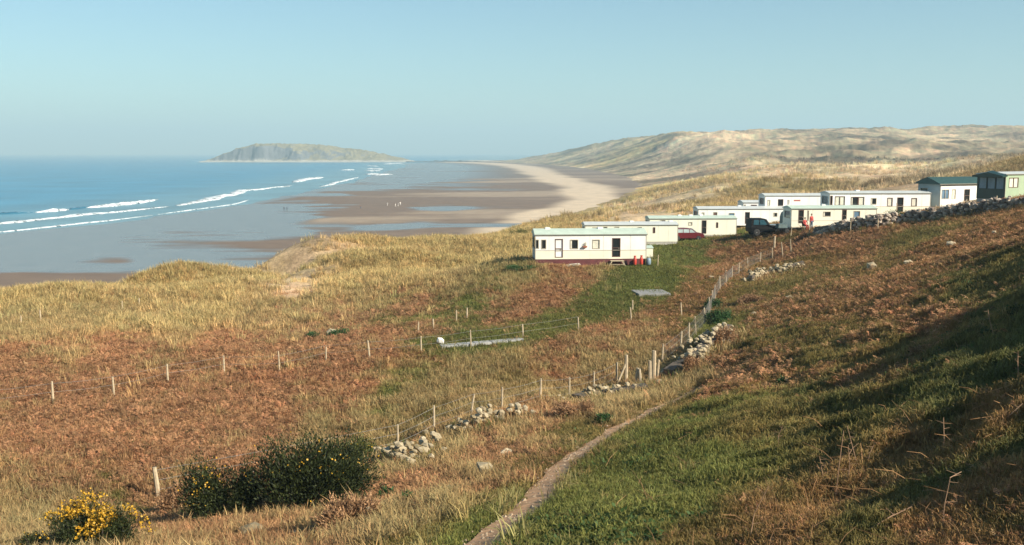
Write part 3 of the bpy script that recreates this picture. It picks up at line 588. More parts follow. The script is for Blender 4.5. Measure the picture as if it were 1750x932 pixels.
    c = covercol(X3, Y3, W3)*rng.uniform(.7, 1.35, (len(X3), 1)); scatter('dune_tussocks', X3, Y3, Z3-.05, rng.uniform(.9, 2.0, len(X3))*(1+np.hypot(X3, Y3)/900), c.clip(.02, .7), prm, .2, 'marram tussocks over the distant dunes'); print('tussocks', len(X3))

# ------------------------------------------------------------ static caravans
WHITE = mat('white_cladding', (.79,.79,.76), .45, .07, .9, 0); CREAM = mat('cream_cladding', (.76,.74,.60), .45, .05, 1.2, 0)
LCREAM = mat('pale_yellow_cladding', (.77,.76,.62), .5, .05, 1.0); ROOFG = mat('pale_green_roof', (.47,.56,.47), .55, .10, 1.5); ROOFW = mat('pale_grey_roof', (.52,.55,.53), .5, .1, 1.5)
ROOFD = mat('dark_green_roof', (.022,.065,.06), .6, .2, 3); EDGE = mat('grey_trim', (.20,.20,.17), .5, .1); BROWN = mat('brown_frame', (.13,.07,.055), .5, .15)
MAROON = mat('maroon_skirt', (.115,.03,.032), .7, .25, 2); DARKV = mat('dark_chassis', (.05,.05,.04), .8, .3, 2); GREENW = mat('light_green_cladding', (.33,.43,.29), .5, .06, 1.2)
SHADEW = mat('shaded_end_cladding', (.30,.38,.40), .5, .08, 1.5); DKGREEN = mat('dark_green_front', (.012,.04,.034), .35, .2, 2); CURT = mat('net_curtain', (.62,.60,.50), .8, .15, 6)  # grey for two caravan ends: their shade put into the cladding colour
LTFRAME = mat('pale_frame', (.42,.38,.30), .5, .1); BLOCKM = mat('concrete_block', (.38,.36,.32), .9, .2, 6, .4)
SEAM = mat('seam_strip', (.62,.60,.53), .6, .1)
def glassmat(name, c, r=.08):
    m, t, b = newmat(name); b.inputs['Base Color'].default_value = (*c, 1); b.inputs['Roughness'].default_value = r; b.inputs['Specular IOR Level'].default_value = .6
    n = t.nodes.new('ShaderNodeTexNoise'); n.inputs['Scale'].default_value = 1.5; tc = t.nodes.new('ShaderNodeTexCoord'); t.links.new(tc.outputs['Object'], n.inputs['Vector'])
    rr = t.nodes.new('ShaderNodeValToRGB'); rr.color_ramp.elements[0].color = [q*.6 for q in c]+[1]; rr.color_ramp.elements[1].color = [q*1.5 for q in c]+[1]; t.links.new(n.outputs['Fac'], rr.inputs[0]); t.links.new(rr.outputs[0], b.inputs['Base Color']); return m
GLASS = glassmat('dark_window_glass', (.018,.022,.024)); GLASSB = glassmat('blue_window_glass', (.12,.20,.28), .15)
def wall_cut(mb, L, y, z0, z1, holes, depth=.07):
    """one long wall face at y, with rectangular openings that go back by depth"""
    xs = sorted({0, L, *[h[0] for h in holes], *[h[1] for h in holes]}); zs = sorted({z0, z1, *[min(max(h[2], z0), z1) for h in holes], *[min(max(h[3], z0), z1) for h in holes]})
    for a, b in zip(xs[:-1], xs[1:]):
        for c, d in zip(zs[:-1], zs[1:]):
            mx, mz = (a+b)/2, (c+d)/2
            if not any(h[0] < mx < h[1] and h[2] < mz < h[3] for h in holes): mb.poly([(a,y,c),(b,y,c),(b,y,d),(a,y,d)], [(0,1,2,3)])
    for h in holes:
        a, b, c, d = h[0], h[1], max(h[2], z0), min(h[3], z1)
        if c >= d: continue
        mb.poly([(a,y,c),(a,y+depth,c),(a,y+depth,d),(a,y,d)], [(0,1,2,3)]); mb.poly([(b,y,c),(b,y,d),(b,y+depth,d),(b,y+depth,c)], [(0,1,2,3)])
        if h[2] >= z0: mb.poly([(a,y,c),(b,y,c),(b,y+depth,c),(a,y+depth,c)], [(0,1,2,3)])
        if h[3] <= z1: mb.poly([(a,y,d),(a,y+depth,d),(b,y+depth,d),(b,y,d)], [(0,1,2,3)])
def caravan(label, pxL, pxR, pyf, pye, D, yaw, Wd=3.0, ridge=.28, wall=WHITE, lower=CREAM, roof=ROOFG, skirt=BLOCKM, ops=(), end=(), endmat=None, group='static caravans on the slope behind the beach', band=True, over=.06, vents=()):
    A = P(pxL, pyf, D); a = math.radians(yaw); ca, sa = math.cos(a), math.sin(a); tR = (pxR-CX)/F
    def along(px):
        d = ray(px, pyf); t_ = d[0]; return (t_*A.y-A.x)/(ca-t_*sa)
    L_ = along(pxR); h = (pyf-pye)/F*D
    root = empty('static_caravan', (A.x, A.y, A.z), a, label, 'caravan', group)
    KEEP.append((A.x, A.y, ca, sa, L_, Wd))
    def zz(py, s): return (-(py-HY)/F*(A.y+s*sa)+H)-A.z
    holes = []; od = []
    for k, x0, x1, y0, y1 in ops:
        s0, s1 = along(x0), along(x1); z1, z0 = zz(y0, s0), zz(y1, s0); z1 = min(z1, h-.1)
        if k.startswith('door'): z0 = max(z0, .05)
        holes.append((s0, s1, z0, z1)); od.append((k, s0, s1, z0, z1))
    zb = h*.36
    up = MB(); wall_cut(up, L_, 0, zb, h, holes); up.poly([(L_,0,zb),(L_,Wd,zb),(L_,Wd,h),(L_,0,h)], [(0,1,2,3)]); up.poly([(L_,Wd,zb),(0,Wd,zb),(0,Wd,h),(L_,Wd,h)], [(0,1,2,3)])
    up.poly([(0,0,h),(L_,0,h),(L_,Wd/2,h+ridge-.02),(0,Wd/2,h+ridge-.02)], []); up.poly([(L_,0,h),(L_,Wd,h),(L_,Wd/2,h+ridge-.02)], [(0,1,2)])
    link('wall', up.mesh('wall'), root, wall)
    lo = MB(); wall_cut(lo, L_, -.004, 0, zb, holes, .074); lo.poly([(L_,0,0),(L_,Wd,0),(L_,Wd,zb),(L_,0,zb)], [(0,1,2,3)]); lo.poly([(L_,Wd,0),(0,Wd,0),(0,Wd,zb),(L_,Wd,zb)], [(0,1,2,3)]); lo.poly([(0,0,0),(L_,0,0),(L_,Wd,0),(0,Wd,0)], [(3,2,1,0)])
    link('lower_panel', lo.mesh('lower_panel'), root, lower or wall)
    eh = []
    for k, y0, y1, z0, z1 in end: eh.append((y0*Wd, y1*Wd, z0*h, z1*h))
    e = MB(); t_ = MB(); wall_cut(t_, Wd, 0, 0, h, eh)
    e.poly([(q[1], Wd-q[0], q[2]) for q in t_.V], t_.F); e.poly([(0,0,h),(0,Wd,h),(0,Wd/2,h+ridge-.02)], [(0,1,2)])
    link('end_wall', e.mesh('end_wall'), root, endmat or wall)
    for (k, *_), (y0, y1, z0, z1) in zip(end, eh):
        w = MB(); Y0, Y1 = Wd-y1, Wd-y0; f = .05
        w.box(-.025,.03,Y0-f,Y1+f,z1,z1+f).box(-.025,.03,Y0-f,Y1+f,z0-f,z0).box(-.025,.03,Y0-f,Y0,z0,z1).box(-.025,.03,Y1,Y1+f,z0,z1); fr = w.build('window', DKGREEN if endmat is DKGREEN else LTFRAME, root)
        MB().box(.045,.06,Y0,Y1,z0,z1).build('pane', GLASSB if k == 'blue' else GLASS, fr)
    # roof: shallow ridge with an overhanging edge
    r = MB(); o = over; th_ = .07
    prof = [(-o, h), (-o, h+th_), (Wd*.25, h+th_+ridge*.62), (Wd/2, h+th_+ridge), (Wd*.75, h+th_+ridge*.62), (Wd+o, h+th_), (Wd+o, h)]
    n = len(prof); r.poly([(-o*1.5, y, z) for y, z in prof]+[(L_+o*1.5, y, z) for y, z in prof], [(i, (i+1) % n, n+(i+1) % n, n+i) for i in range(n)]+[tuple(range(n))[::-1], tuple(range(n, 2*n))])
    ro = r.build('roof', roof, root)
    g = MB(); g.box(-o*1.5, L_+o*1.5, -o-.03, -o-.002, h-.02, h+.06); g.build('gutter', EDGE, ro)
    for vx in vants(vents, L_): MB().box(vx, vx+.45, Wd*.42, Wd*.58, h+ridge*.8, h+ridge+.16).build('roof_vent', WHITE, ro, bevel=.02)
    if band:
        MB().box(0, L_, -.018, -.006, zb-.02, zb+.025).build('belt_trim', LTFRAME, root)
    k_ = 1.22
    while k_ < L_-.4:
        if not any(h_[0]-.08 < k_ < h_[1]+.08 for h_ in holes): MB().box(k_-.012, k_+.012, -.010, -.0045, .03, h-.03).build('panel_seam', SEAM, root)
        k_ += 1.22
    for gx in (0, L_): MB().box(gx-.025, gx+.025, -.02, .02, 0, h).build('corner_trim', LTFRAME, root)
    # skirt down to the ground
    zl = [tz(A.x+ca*s+(-sa)*v, A.y+sa*s+ca*v)-A.z for s in (0, L_) for v in (0, Wd)]; zg = min(zl)-.15
    if zg < -.02:
        if skirt == 'open':
            for s in (.08, .35, .65, .93): MB().box(L_*s-.2, L_*s+.2, .3, .7, zg, -.002).build('block_pier', BLOCKM, root); MB().box(L_*s-.2, L_*s+.2, Wd-.7, Wd-.3, zg, -.002).build('block_pier', BLOCKM, root)
            MB().box(.1, L_-.1, .5, .62, -.22, -.004).box(.1, L_-.1, Wd-.62, Wd-.5, -.22, -.004).build('chassis', DARKV, root)  # chassis rails in a dark colour
        else: MB().box(.04, L_-.04, .04, Wd-.04, zg, -.003).build('skirt', skirt, root)
    for k, s0, s1, z0, z1 in od:
        f = .055; door = k.startswith('door'); fm = {'dark': LTFRAME, 'brown': BROWN, 'pale': LTFRAME, 'white': WHITE}.get(k.split('_')[1] if '_' in k else 'dark', LTFRAME)
        w = MB(); w.box(s0, s0+f, -.03, .04, z0, z1).box(s1-f, s1, -.03, .04, z0, z1).box(s0+f, s1-f, -.03, .04, z1-f, z1).box(s0+f, s1-f, -.03, .04, z0, z0+f)
        if door: w.box(s0+f, s1-f, -.028, .038, z0+(z1-z0)*.46, z0+(z1-z0)*.46+f)
        elif (s1-s0) > 1.0: w.box((s0+s1)/2-f/2, (s0+s1)/2+f/2, -.028, .038, z0+f, z1-f)
        part = w.build('door' if door else 'window', fm, root)
        kk = k.split('_')[-1]
        pm = {'glass': GLASS, 'curtain': CURT, 'blue': GLASSB, 'panel': wall, 'darkpanel': BROWN}.get(kk, GLASS)
        MB().box(s0+f, s1-f, .042, .058, z0+f, z1-f).build('door_panel' if door else 'pane', pm, part)
        if kk == 'glass' and not door and s1-s0 > .5: MB().box(s0+f, s0+f+.16*(s1-s0), .034, .041, z0+f, z1-f).build('curtain', CURT, part)
        if door: MB().box(s1-f-.12, s1-f-.06, -.05, -.02, z0+(z1-z0)*.42, z0+(z1-z0)*.42+.12).build('handle', EDGE, part)
    root['_L'] = 0; del root['_L']
    return root, L_, h, A, a, along, zz
def vants(v, L): return [q*L for q in v]
C1 = caravan('nearest white static caravan with pale green roof and maroon skirt, alone before the others', 915, 1104, 443.5, 402, 88, 4, ridge=.42, skirt=MAROON,
  ops=[('w_dark_glass',914.8,921,409,425),('w_dark_glass',925,933.5,409,425.5),('door_brown_panel',948.5,962,408,440),('w_dark_glass',974,988,409,425.5),('w_pale_curtain',1012,1025,409,425),('door_brown_glass',1046,1060,406.5,439)],
  end=[('g',.15,.85,.42,.88)], endmat=SHADEW, vents=(.1, .58))
C2 = caravan('low cream caravan directly behind the nearest one, dark edge along its roof', 1000, 1158, 414, 385.5, 115, 3, wall=LCREAM, lower=LCREAM, roof=ROOFW, band=False,
  ops=[('w_dark_curtain',1012,1021,388,391.5),('w_dark_glass',1031,1038,387,392.5),('w_pale_curtain',1050,1058,387,390.5),('w_dark_glass',1079,1082,388.5,391.5),('w_dark_glass',1089.5,1097,387.5,392),('w_brown_darkpanel',1115.5,1119.5,388,398)], end=[('g',.2,.8,.5,.85)], vents=(.5,.93))
C3 = caravan('cream caravan behind the red car, with block steps at its dark door', 1110, 1258, 402, 374.5, 124, 3, wall=LCREAM, lower=LCREAM, roof=ROOFG, band=False,
  ops=[('w_dark_glass',1128.5,1137,375.5,380),('w_pale_curtain',1176,1183,379,385),('door_brown_glass',1199,1207,376,399),('w_brown_darkpanel',1223.5,1227,379.5,389)], end=[('g',.2,.8,.5,.85)], vents=(.35,.48,.6))
C4 = caravan('long white caravan raised over a dark gap, behind the black pickup', 1193, 1352, 386, 358, 134, 3, wall=WHITE, lower=WHITE, roof=ROOFW, skirt='open', band=False,
  ops=[('w_pale_curtain',1199,1203.5,362.5,368.5),('w_pale_darkpanel',1218.5,1225.5,362,369),('w_dark_blue',1245,1255,363.5,369.5),('door_brown_glass',1273,1281,362,382),('w_dark_glass',1321,1328,363,370)], end=[('g',.2,.8,.5,.85)], vents=(.45,))
C5 = caravan('small pale caravan half hidden between two longer white ones', 1270, 1309, 366, 347, 146, 3, wall=WHITE, lower=WHITE, roof=ROOFW, band=False,
  ops=[('w_dark_glass',1271.5,1274,349,354.5),('w_brown_darkpanel',1283,1293,349.5,354),('w_dark_glass',1296,1304,349,354.5)], vents=())
C6 = caravan('white caravan with a thin red stripe, uphill of the raised one', 1307, 1450, 364, 335.5, 136, 3, wall=WHITE, lower=WHITE, roof=ROOFW, band=False,
  ops=[('w_pale_curtain',1311,1316,341,351),('door_brown_glass',1329,1338,340,360.5),('w_pale_panel',1345,1348.5,341,349),('w_dark_glass',1402,1411,339.5,351)], end=[('g',.2,.8,.5,.85)], vents=(.7,))
_, L6, h6, A6, a6, al6, zz6 = C6
MB().box(al6(1356), al6(1367), -.02, -.004, zz6(343.3, 6), zz6(341, 6)).build('stripe', mat('red_stripe', (.40,.10,.08), .5), C6[0])
C8 = caravan('cream caravan in front of the others with an awning at its left end', 1352, 1497, 389, 357.5, 112, 3, wall=LCREAM, lower=LCREAM, roof=ROOFG, band=True,
  ops=[('door_brown_glass',1364,1373,358.5,381),('w_pale_curtain',1379,1382,359,376),('w_dark_glass',1406,1419,361,369.5),('door_brown_glass',1438.5,1446,357.5,377),('w_pale_blue',1458,1469,360,371.5)], end=[('g',.2,.8,.5,.85)], vents=(.4,))
C7 = caravan('large white caravan with wide dark windows above the stone wall', 1417, 1589, 366, 331.5, 116, 3, wall=WHITE, lower=CREAM, roof=ROOFW, ridge=.22,
  ops=[('w_brown_glass',1418,1422,334,350),('w_brown_curtain',1426,1443,335,350.5),('w_brown_glass',1453.5,1465.8,336,350.5),('w_brown_curtain',1466,1476,336,350.5),('w_dark_glass',1487.5,1497,338,349),('w_brown_curtain',1515.5,1524.5,337.5,352),('door_brown_glass',1532.5,1543,337,362),('w_brown_curtain',1556.5,1566,338,352)], end=[('g',.2,.8,.5,.85)], vents=(.3,))
C9 = caravan('white chalet caravan with dark green pitched roof and grey gable end', 1606, 1702, 354, 315.5, 117, 24, Wd=3.4, ridge=.75, wall=WHITE, lower=WHITE, roof=ROOFD, band=False, endmat=SHADEW, over=.28,
  ops=[('w_pale_blue',1608,1620.5,323.5,340),('w_pale_curtain',1625.5,1632,323,340),('door_brown_glass',1646.5,1656,323,344),('w_pale_curtain',1670,1684,323,337)], end=[('g',.12,.42,.45,.8)])
C10 = caravan('light green caravan with dark green bay front perched at the right edge', 1717, 1800, 341, 299, 104, 30, Wd=3.3, ridge=.2, wall=GREENW, lower=GREENW, roof=ROOFW, band=False, endmat=DKGREEN, over=.1,
  ops=[('w_brown_curtain',1722.5,1738.5,303.5,320.5)], end=[('blue',.07,.33,.42,.86),('blue',.37,.63,.42,.86),('blue',.67,.93,.42,.86)])  # bay end in a far darker green than the side
r10, L10, h10, A10, a10, *_ = C10
MB().poly([(-.75,-.12,h10-.12),(-.75,3.42,h10-.12),(.1,-.12,h10-.02),(.1,3.42,h10-.02),(-.75,1.65,h10+.24),(.1,1.65,h10+.42),(-.75,-.12,h10-.3),(-.75,3.42,h10-.3),(.1,-.12,h10-.2),(.1,3.42,h10-.2)],
  [(0,4,5,2),(4,1,3,5),(0,6,7,1,4),(0,2,8,6),(1,7,9,3),(6,8,9,7)]).build('front_canopy', DKGREEN, r10)
# maker's wall ornament and planter on the nearest caravan, pennant colours only
r1, L1, h1, A1, a1, al1, zz1 = C1
def at1(px, py, v): s = al1(px); return Vector((A1.x+s*math.cos(a1)-v*math.sin(a1), A1.y+s*math.sin(a1)+v*math.cos(a1), A1.z+zz1(py, s)))
red = mat('red_paint', (.55,.06,.04), .45, .15); rust = mat('terracotta', (.36,.13,.08), .7, .2)
o = empty('wall_planter', at1(996, 422.5, -.12), a1, 'small red trough with a plant on the wall of the nearest caravan', 'planter')
MB().box(-.02,.36,-.10,.10,0,.13).build('trough', rust, o, bevel=.01)
q = MB(); r_ = random.Random(4)
for i in range(26):
    x, z = r_.uniform(.08,.26), r_.uniform(.12,.5); q.bar((x,r_.uniform(-.04,.04),.12), (x+r_.uniform(-.07,.07), r_.uniform(-.06,.06), z), .012)
q.build('plant', mat('ornament_leaves', (.30,.22,.08), .8, .4, 20), o)
# steps / trestle at the nearest caravan's door
wood = mat('weathered_timber', (.40,.33,.23), .85, .2, 8, .4); dkwood = mat('dark_timber', (.10,.08,.06), .85, .25, 8)
b0 = at1(1043, 443, -.9); o = empty('door_step', (b0.x, b0.y, tz(b0.x, b0.y)), a1, 'wooden trestle step below the dark door of the nearest caravan', 'step')
hh = max(.3, b0.z-o.location.z-.08)
MB().box(-.05,1.15,.25,.85,hh-.05,hh).build('platform', wood, o)
for x, x2 in ((.05,-.3),(1.05,1.3)): MB().bar((x,.3,hh-.05),(x2,.2,-.1),.07).build('leg', wood, o); MB().bar((x,.8,hh-.05),(x2,.85,-.1),.07).build('leg', wood, o)
MB().bar((-.15,.24,hh*.35),(1.15,.24,hh*.35),.05).build('rail', wood, o)
# gas bottles
def gas(px, py, lab):
    v = at1(px, py, -.55); v.z = tz(v.x, v.y)+.05; o = empty('gas_bottle', v, 0, lab, 'gas bottle', 'red gas bottles beside the nearest caravan')
    MB().lathe([(.12,0),(.15,.05),(.15,.50),(.12,.66),(.05,.74)], n=12).build('cylinder', red, o, True); MB().lathe([(.11,.74),(.12,.82),(.10,.83)], n=8).build('collar', red, o); MB().lathe([(.03,.72),(.03,.84)], n=6).build('valve', EDGE, o)
gas(1083, 450, 'left red gas bottle at the right end of the nearest caravan'); gas(1094, 450.5, 'right red gas bottle at the right end of the nearest caravan')
v = at1(1108, 448, -.1); v.z = tz(v.x, v.y)+.05; o = empty('water_barrel', v, .4, 'round blue grey water barrel beside the red gas bottles', 'water barrel')
MB().lathe([(.16,0),(.21,.1),(.23,.3),(.21,.5),(.17,.62)], n=14).build('barrel', mat('blue_grey_plastic', (.20,.28,.34), .4), o, True); MB().lathe([(.08,.62),(.08,.67),(.02,.69)], n=10).build('cap', EDGE, o); 
v = hit(1113, 444); o = empty('storage_shed', v+Vector((-.35,.6,-.1)), .05, 'small pale yellow storage box against the end of the nearest caravan', 'storage box')
MB().box(-.5,.6,0,.9,0,1.25).build('box_wall', LCREAM, o); MB().poly([(-.56,-.06,1.25),(.66,-.06,1.25),(.66,.96,1.42),(-.56,.96,1.42),(-.56,-.06,1.31),(.66,-.06,1.31),(.66,.96,1.48),(-.56,.96,1.48)], [(0,3,2,1),(4,5,6,7),(0,1,5,4),(1,2,6,5),(2,3,7,6),(3,0,4,7)]).build('lid', ROOFG, o); MB().box(-.42,.52,-.025,-.002,.08,1.15).build('door', CREAM, o)
v = hit(970, 456); o = empty('plank_pile', v, .1, 'pale planks and rubble lying in front of the nearest caravan', 'planks')
for i, (x, y, z, w, ang_) in enumerate(((-.5,0,.05,1.5,.06),(-.1,.25,.12,1.3,-.1),(.1,-.1,.2,1.0,.25),(-.8,-.2,.04,.6,.6))):
    MB().bar((x,y,z),(x+w*math.cos(ang_),y+w*math.sin(ang_),z+.05),.16,.05).build('plank', mat('bleached_plank', (.55,.50,.42), .85, .2, 6), o)
# block steps by the dark door of the third caravan
r3, L3, h3, A3, a3, al3, zz3 = C3; s = al3(1203); bx_ = A3.x+s*math.cos(a3); by_ = A3.y+s*math.sin(a3)-.7; zg = tz(bx_, by_)
o = empty('block_steps', (bx_, by_, zg-.1), a3, 'concrete block steps at the dark door beside the red car', 'steps')
top = max(.35, A3.z-zg); MB().box(-.6,.75,.05,.6,0,top+.05).build('upper_step', BLOCKM, o, bevel=.02); MB().box(-.6,.75,-.35,.045,0,top*.55).build('lower_step', BLOCKM, o, bevel=.02)

# awning/green cover at the end of caravan 8, bench-like clutter, seated person
v = hit(1346, 391); o = empty('porch_tent', v+Vector((0,.5,0)), .1, 'grey green canvas porch tent at the left end of the front cream caravan', 'tent')
prof = [(-.62,0),(-.60,1.5),(-.42,2.0),(-.1,2.2),(.25,2.1),(.5,1.7),(.62,1.2),(.66,0)]
q = MB(); n = len(prof); q.poly([(x,-.5,z) for x,z in prof]+[(x,.9,z) for x,z in prof], [(i,i+1,n+i+1,n+i) for i in range(n-1)]+[tuple(range(n)), tuple(range(n,2*n))[::-1]]); q.build('canvas', mat('grey_green_canvas', (.12,.17,.16), .8, .2, 3, .3), o)
MB().box(-.35,.32,-.525,-.503,.55,1.25).build('window', CURT, o); MB().tube([(-.66,-.52,0),(-.66,-.52,1.55)], .03).build('pole', EDGE, o); MB().tube([(.69,-.52,0),(.69,-.52,1.25)], .03).build('pole', EDGE, o)

# ------------------------------------------------------------ vehicles
def vehicle(name, loc, rz, label, cat, side, glassp, width, paint, wheels, wr, cabin_in=.12, group=None):
    o = empty(name, loc, rz, label, cat, group); w = width/2
    q = MB(); n = len(side); beltz = glassp
    def yw(z): return w-(max(0, z-beltz)*cabin_in/.5)
    q.poly([(x,-yw(z),z) for x,z in side]+[(x,yw(z),z) for x,z in side], [(i,(i+1)%n,n+(i+1)%n,n+i) for i in range(n)]+[tuple(range(n))[::-1], tuple(range(n,2*n))]); q.build('body', paint, o, bevel=.035)
    for x in wheels:
        for sgn in (-1, 1):
            cy = sgn*(w-.1); t_ = MB().lathe([(wr*.62,-.11),(wr*.95,-.11),(wr,-.07),(wr,.07),(wr*.95,.11),(wr*.62,.11)], (x,cy,wr), 16, 'y').build('tyre', mat('tyre_rubber', (.02,.02,.02), .85), o, True)
            MB().lathe([(.02,-.112*1),(wr*.6,-.10),(wr*.6,.10),(.02,.112)], (x,cy,wr), 12, 'y').build('rim', mat('wheel_rim', (.35,.35,.35), .4, .1, 4, 0, .6), t_, True)
    return o
redp = mat('dark_red_car_paint', (.11,.012,.018), .3, .1, 2); v = hit(1186, 411.5)
side = [(-2.0,.35),(-2.05,.75),(-1.9,.95),(-1.6,1.35),(-1.3,1.46),(-.2,1.48),(.45,1.42),(1.05,.98),(1.75,.86),(1.95,.7),(1.98,.35),(1.6,.28),(-1.6,.28)]
oc = vehicle('parked_car', v+Vector((-.75,.8,-.03)), 0.06, 'dark red hatchback half hidden behind the low cream caravan', 'car', side, .92, 1.62, redp, (-1.25,1.25), .31)
GL2 = glassmat('car_glass', (.30,.36,.36), .1)
for sgn in (-1, 1):
    yy = sgn*.775
    for pts in ([(-1.45,.98),(-1.2,1.36),(-.62,1.37),(-.62,.97)], [(-.54,.97),(-.54,1.37),(.12,1.36),(.12,.97)], [(.2,.97),(.2,1.35),(.45,1.33),(.88,.98)]):
        q = MB(); yo = lambda z: sgn*(.81-(z-.92)*.24); q.poly([(x,yo(z)+sgn*.004,z) for x,z in pts]+[(x,yo(z)-sgn*.02,z) for x,z in pts], [(0,1,2,3),(7,6,5,4),(0,4,5,1),(1,5,6,2),(2,6,7,3),(3,7,4,0)]); q.build('side_window', GL2, oc)
MB().poly([(.55,-.68,1.36),(.55,.68,1.36),(1.0,.76,1.02),(1.0,-.76,1.02),(.60,-.68,1.41),(.60,.68,1.41),(1.06,.76,1.03),(1.06,-.76,1.03)], [(0,1,2,3),(7,6,5,4),(0,4,5,1),(1,5,6,2),(2,6,7,3),(3,7,4,0)]).build('windscreen', GL2, oc)
for yy in (-.6,.6): MB().box(1.93,1.985,yy-.14,yy+.14,.60,.74).build('headlight', mat('lamp_lens', (.6,.6,.55), .2), oc, bevel=.01)
MB().box(1.9,2.04,-.78,.78,.33,.5).build('bumper', mat('black_plastic', (.03,.03,.03), .6), oc, bevel=.02)
blk = mat('black_car_paint', (.005,.005,.006), .6, .2, 2, 0, 0, .08); v = hit(1312, 403)
side = [(-1.9,.45),(-1.95,1.0),(-1.9,1.15),(-1.75,1.85),(-1.6,1.95),(-.35,1.95),(-.2,1.9),(.3,1.22),(1.75,1.1),(1.95,1.0),(1.95,.5),(1.6,.4),(-1.6,.4)]
ob = vehicle('parked_pickup', v+Vector((-.1,1.1,-.05)), .10, 'black four wheel drive vehicle with pale bonnet edge, parked before the raised caravan', 'off-road vehicle', side, 1.15, 1.8, blk, (-1.2,1.25), .40)
TEAL = glassmat('teal_windscreen', (.015,.05,.06), .12)
MB().poly([(-.12,-.72,1.83),(-.12,.72,1.83),(.26,.80,1.27),(.26,-.80,1.27),(-.06,-.72,1.87),(-.06,.72,1.87),(.33,.80,1.29),(.33,-.80,1.29)], [(0,1,2,3),(7,6,5,4),(0,4,5,1),(1,5,6,2),(2,6,7,3),(3,7,4,0)]).build('windscreen', TEAL, ob)
for pts in ([(-1.6,1.25),(-1.5,1.8),(-.95,1.8),(-.95,1.25)], [(-.85,1.25),(-.85,1.8),(-.35,1.8),(.0,1.27)]):
    for sgn in (-1, 1):
        q = MB(); yo = lambda z: sgn*(.90-(z-1.15)*.24); q.poly([(x,yo(z)+sgn*.004,z) for x,z in pts]+[(x,yo(z)-sgn*.02,z) for x,z in pts], [(0,1,2,3),(7,6,5,4),(0,4,5,1),(1,5,6,2),(2,6,7,3),(3,7,4,0)]); q.build('side_window', TEAL, ob)
MB().box(.32,1.8,-.75,.75,1.13,1.235).build('bonnet_panel', mat('pale_bonnet', (.20,.24,.25), .4), ob, bevel=.02)
MB().box(1.88,2.06,-.85,.85,.5,.7).build('bumper', EDGE, ob, bevel=.02)
for yy in (-.65,.65): MB().lathe([(.02,1.96),(.12,1.96),(.12,2.0),(.02,2.01)], (0,0,0), 10).V and None
# boat trailer-like flat trailer between the black vehicle and the awning
v = hit(1340, 399); o = empty('flat_trailer', v+Vector((.3,.4,0)), .12, 'low dark trailer with pale load beside the black vehicle', 'trailer')
MB().box(-1.3,1.7,-.6,.6,.42,.55).build('bed', blk, o, bevel=.02)
for sgn in (-1, 1):
    t_ = MB().lathe([(.17,-.08),(.27,-.08),(.28,0),(.27,.08),(.17,.08)], (-.2,sgn*.68,.27), 14, 'y').build('tyre', mat('tyre_rubber', (.02,.02,.02)), o, True); MB().lathe([(.02,-.07),(.16,-.06),(.16,.06),(.02,.07)], (-.2,sgn*.68,.27), 10, 'y').build('rim', mat('wheel_rim', (.35,.35,.35)), t_, True)
MB().bar((1.7,0,.48),(2.5,0,.42),.08).build('drawbar', EDGE, o)
v2 = v+Vector((-.2,.4,.56)); o = empty('covered_crate', v2, .2, 'pale teal covered crate lying on the dark trailer', 'crate')
MB().poly([(-.6,-.4,0),(.6,-.4,0),(.6,.4,0),(-.6,.4,0),(-.5,-.33,.5),(.45,-.36,.42),(.5,.3,.55),(-.52,.34,.46)], [(0,3,2,1),(4,5,6,7),(0,1,5,4),(1,2,6,5),(2,3,7,6),(3,0,4,7)]).build('cover', mat('teal_sheet', (.07,.11,.11), .7, .3, 3, .4), o, bevel=.04)

# ------------------------------------------------------------ people (skinned skeletons) and gulls
def body(verts, edges, radii, name, m_, parent, sub=1):
    me = bpy.data.meshes.new(name); me.from_pydata(verts, edges, []); o = bpy.data.objects.new(name, me); COL.objects.link(o)
    md = o.modifiers.new('skin', 'SKIN'); sb = o.modifiers.new('sub', 'SUBSURF'); sb.levels = sb.render_levels = sub
    if not me.skin_vertices: me.skin_vertices.new(name='') if hasattr(me.skin_vertices, 'new') else None
    with bpy.context.temp_override(object=o, active_object=o, selected_objects=[o]):
        bpy.ops.mesh.customdata_skin_add() if not me.skin_vertices else None
    for i, r in enumerate(radii):
        me.skin_vertices[0].data[i].radius = (r, r) if not hasattr(r, '__len__') else r
    me.skin_vertices[0].data[0].use_root = True
    dg = bpy.context.evaluated_depsgraph_get(); nm = bpy.data.meshes.new_from_object(o.evaluated_get(dg)); nm.name = name
    bpy.data.objects.remove(o); nm.materials.clear(); nm.materials.append(m_); nm.polygons.foreach_set('use_smooth', [True]*len(nm.polygons))
    o = bpy.data.objects.new(name, nm); COL.objects.link(o); o.parent = parent; return o
SKIN = mat('skin', (.45,.27,.19), .6); 
def head(o, c, hair):
    MB().lathe([(.02,-.12),(.055,-.10),(.078,-.03),(.082,.03),(.07,.09),(.03,.12)], c, 10).build('head', SKIN, o, True)
    MB().lathe([(.086,.015),(.092,.05),(.08,.10),(.04,.135),(.01,.14)], (c[0],c[1]+.012,c[2]), 10).build('hair', mat('hair', hair, .8), o, True)
    MB().poly([(c[0]-.012,c[1]-.078,c[2]-.02),(c[0]+.012,c[1]-.078,c[2]-.02),(c[0],c[1]-.10,c[2]-.02),(c[0],c[1]-.078,c[2]+.025)], [(0,1,2),(0,2,3),(1,3,2),(0,3,1)]).build('nose', SKIN, o)
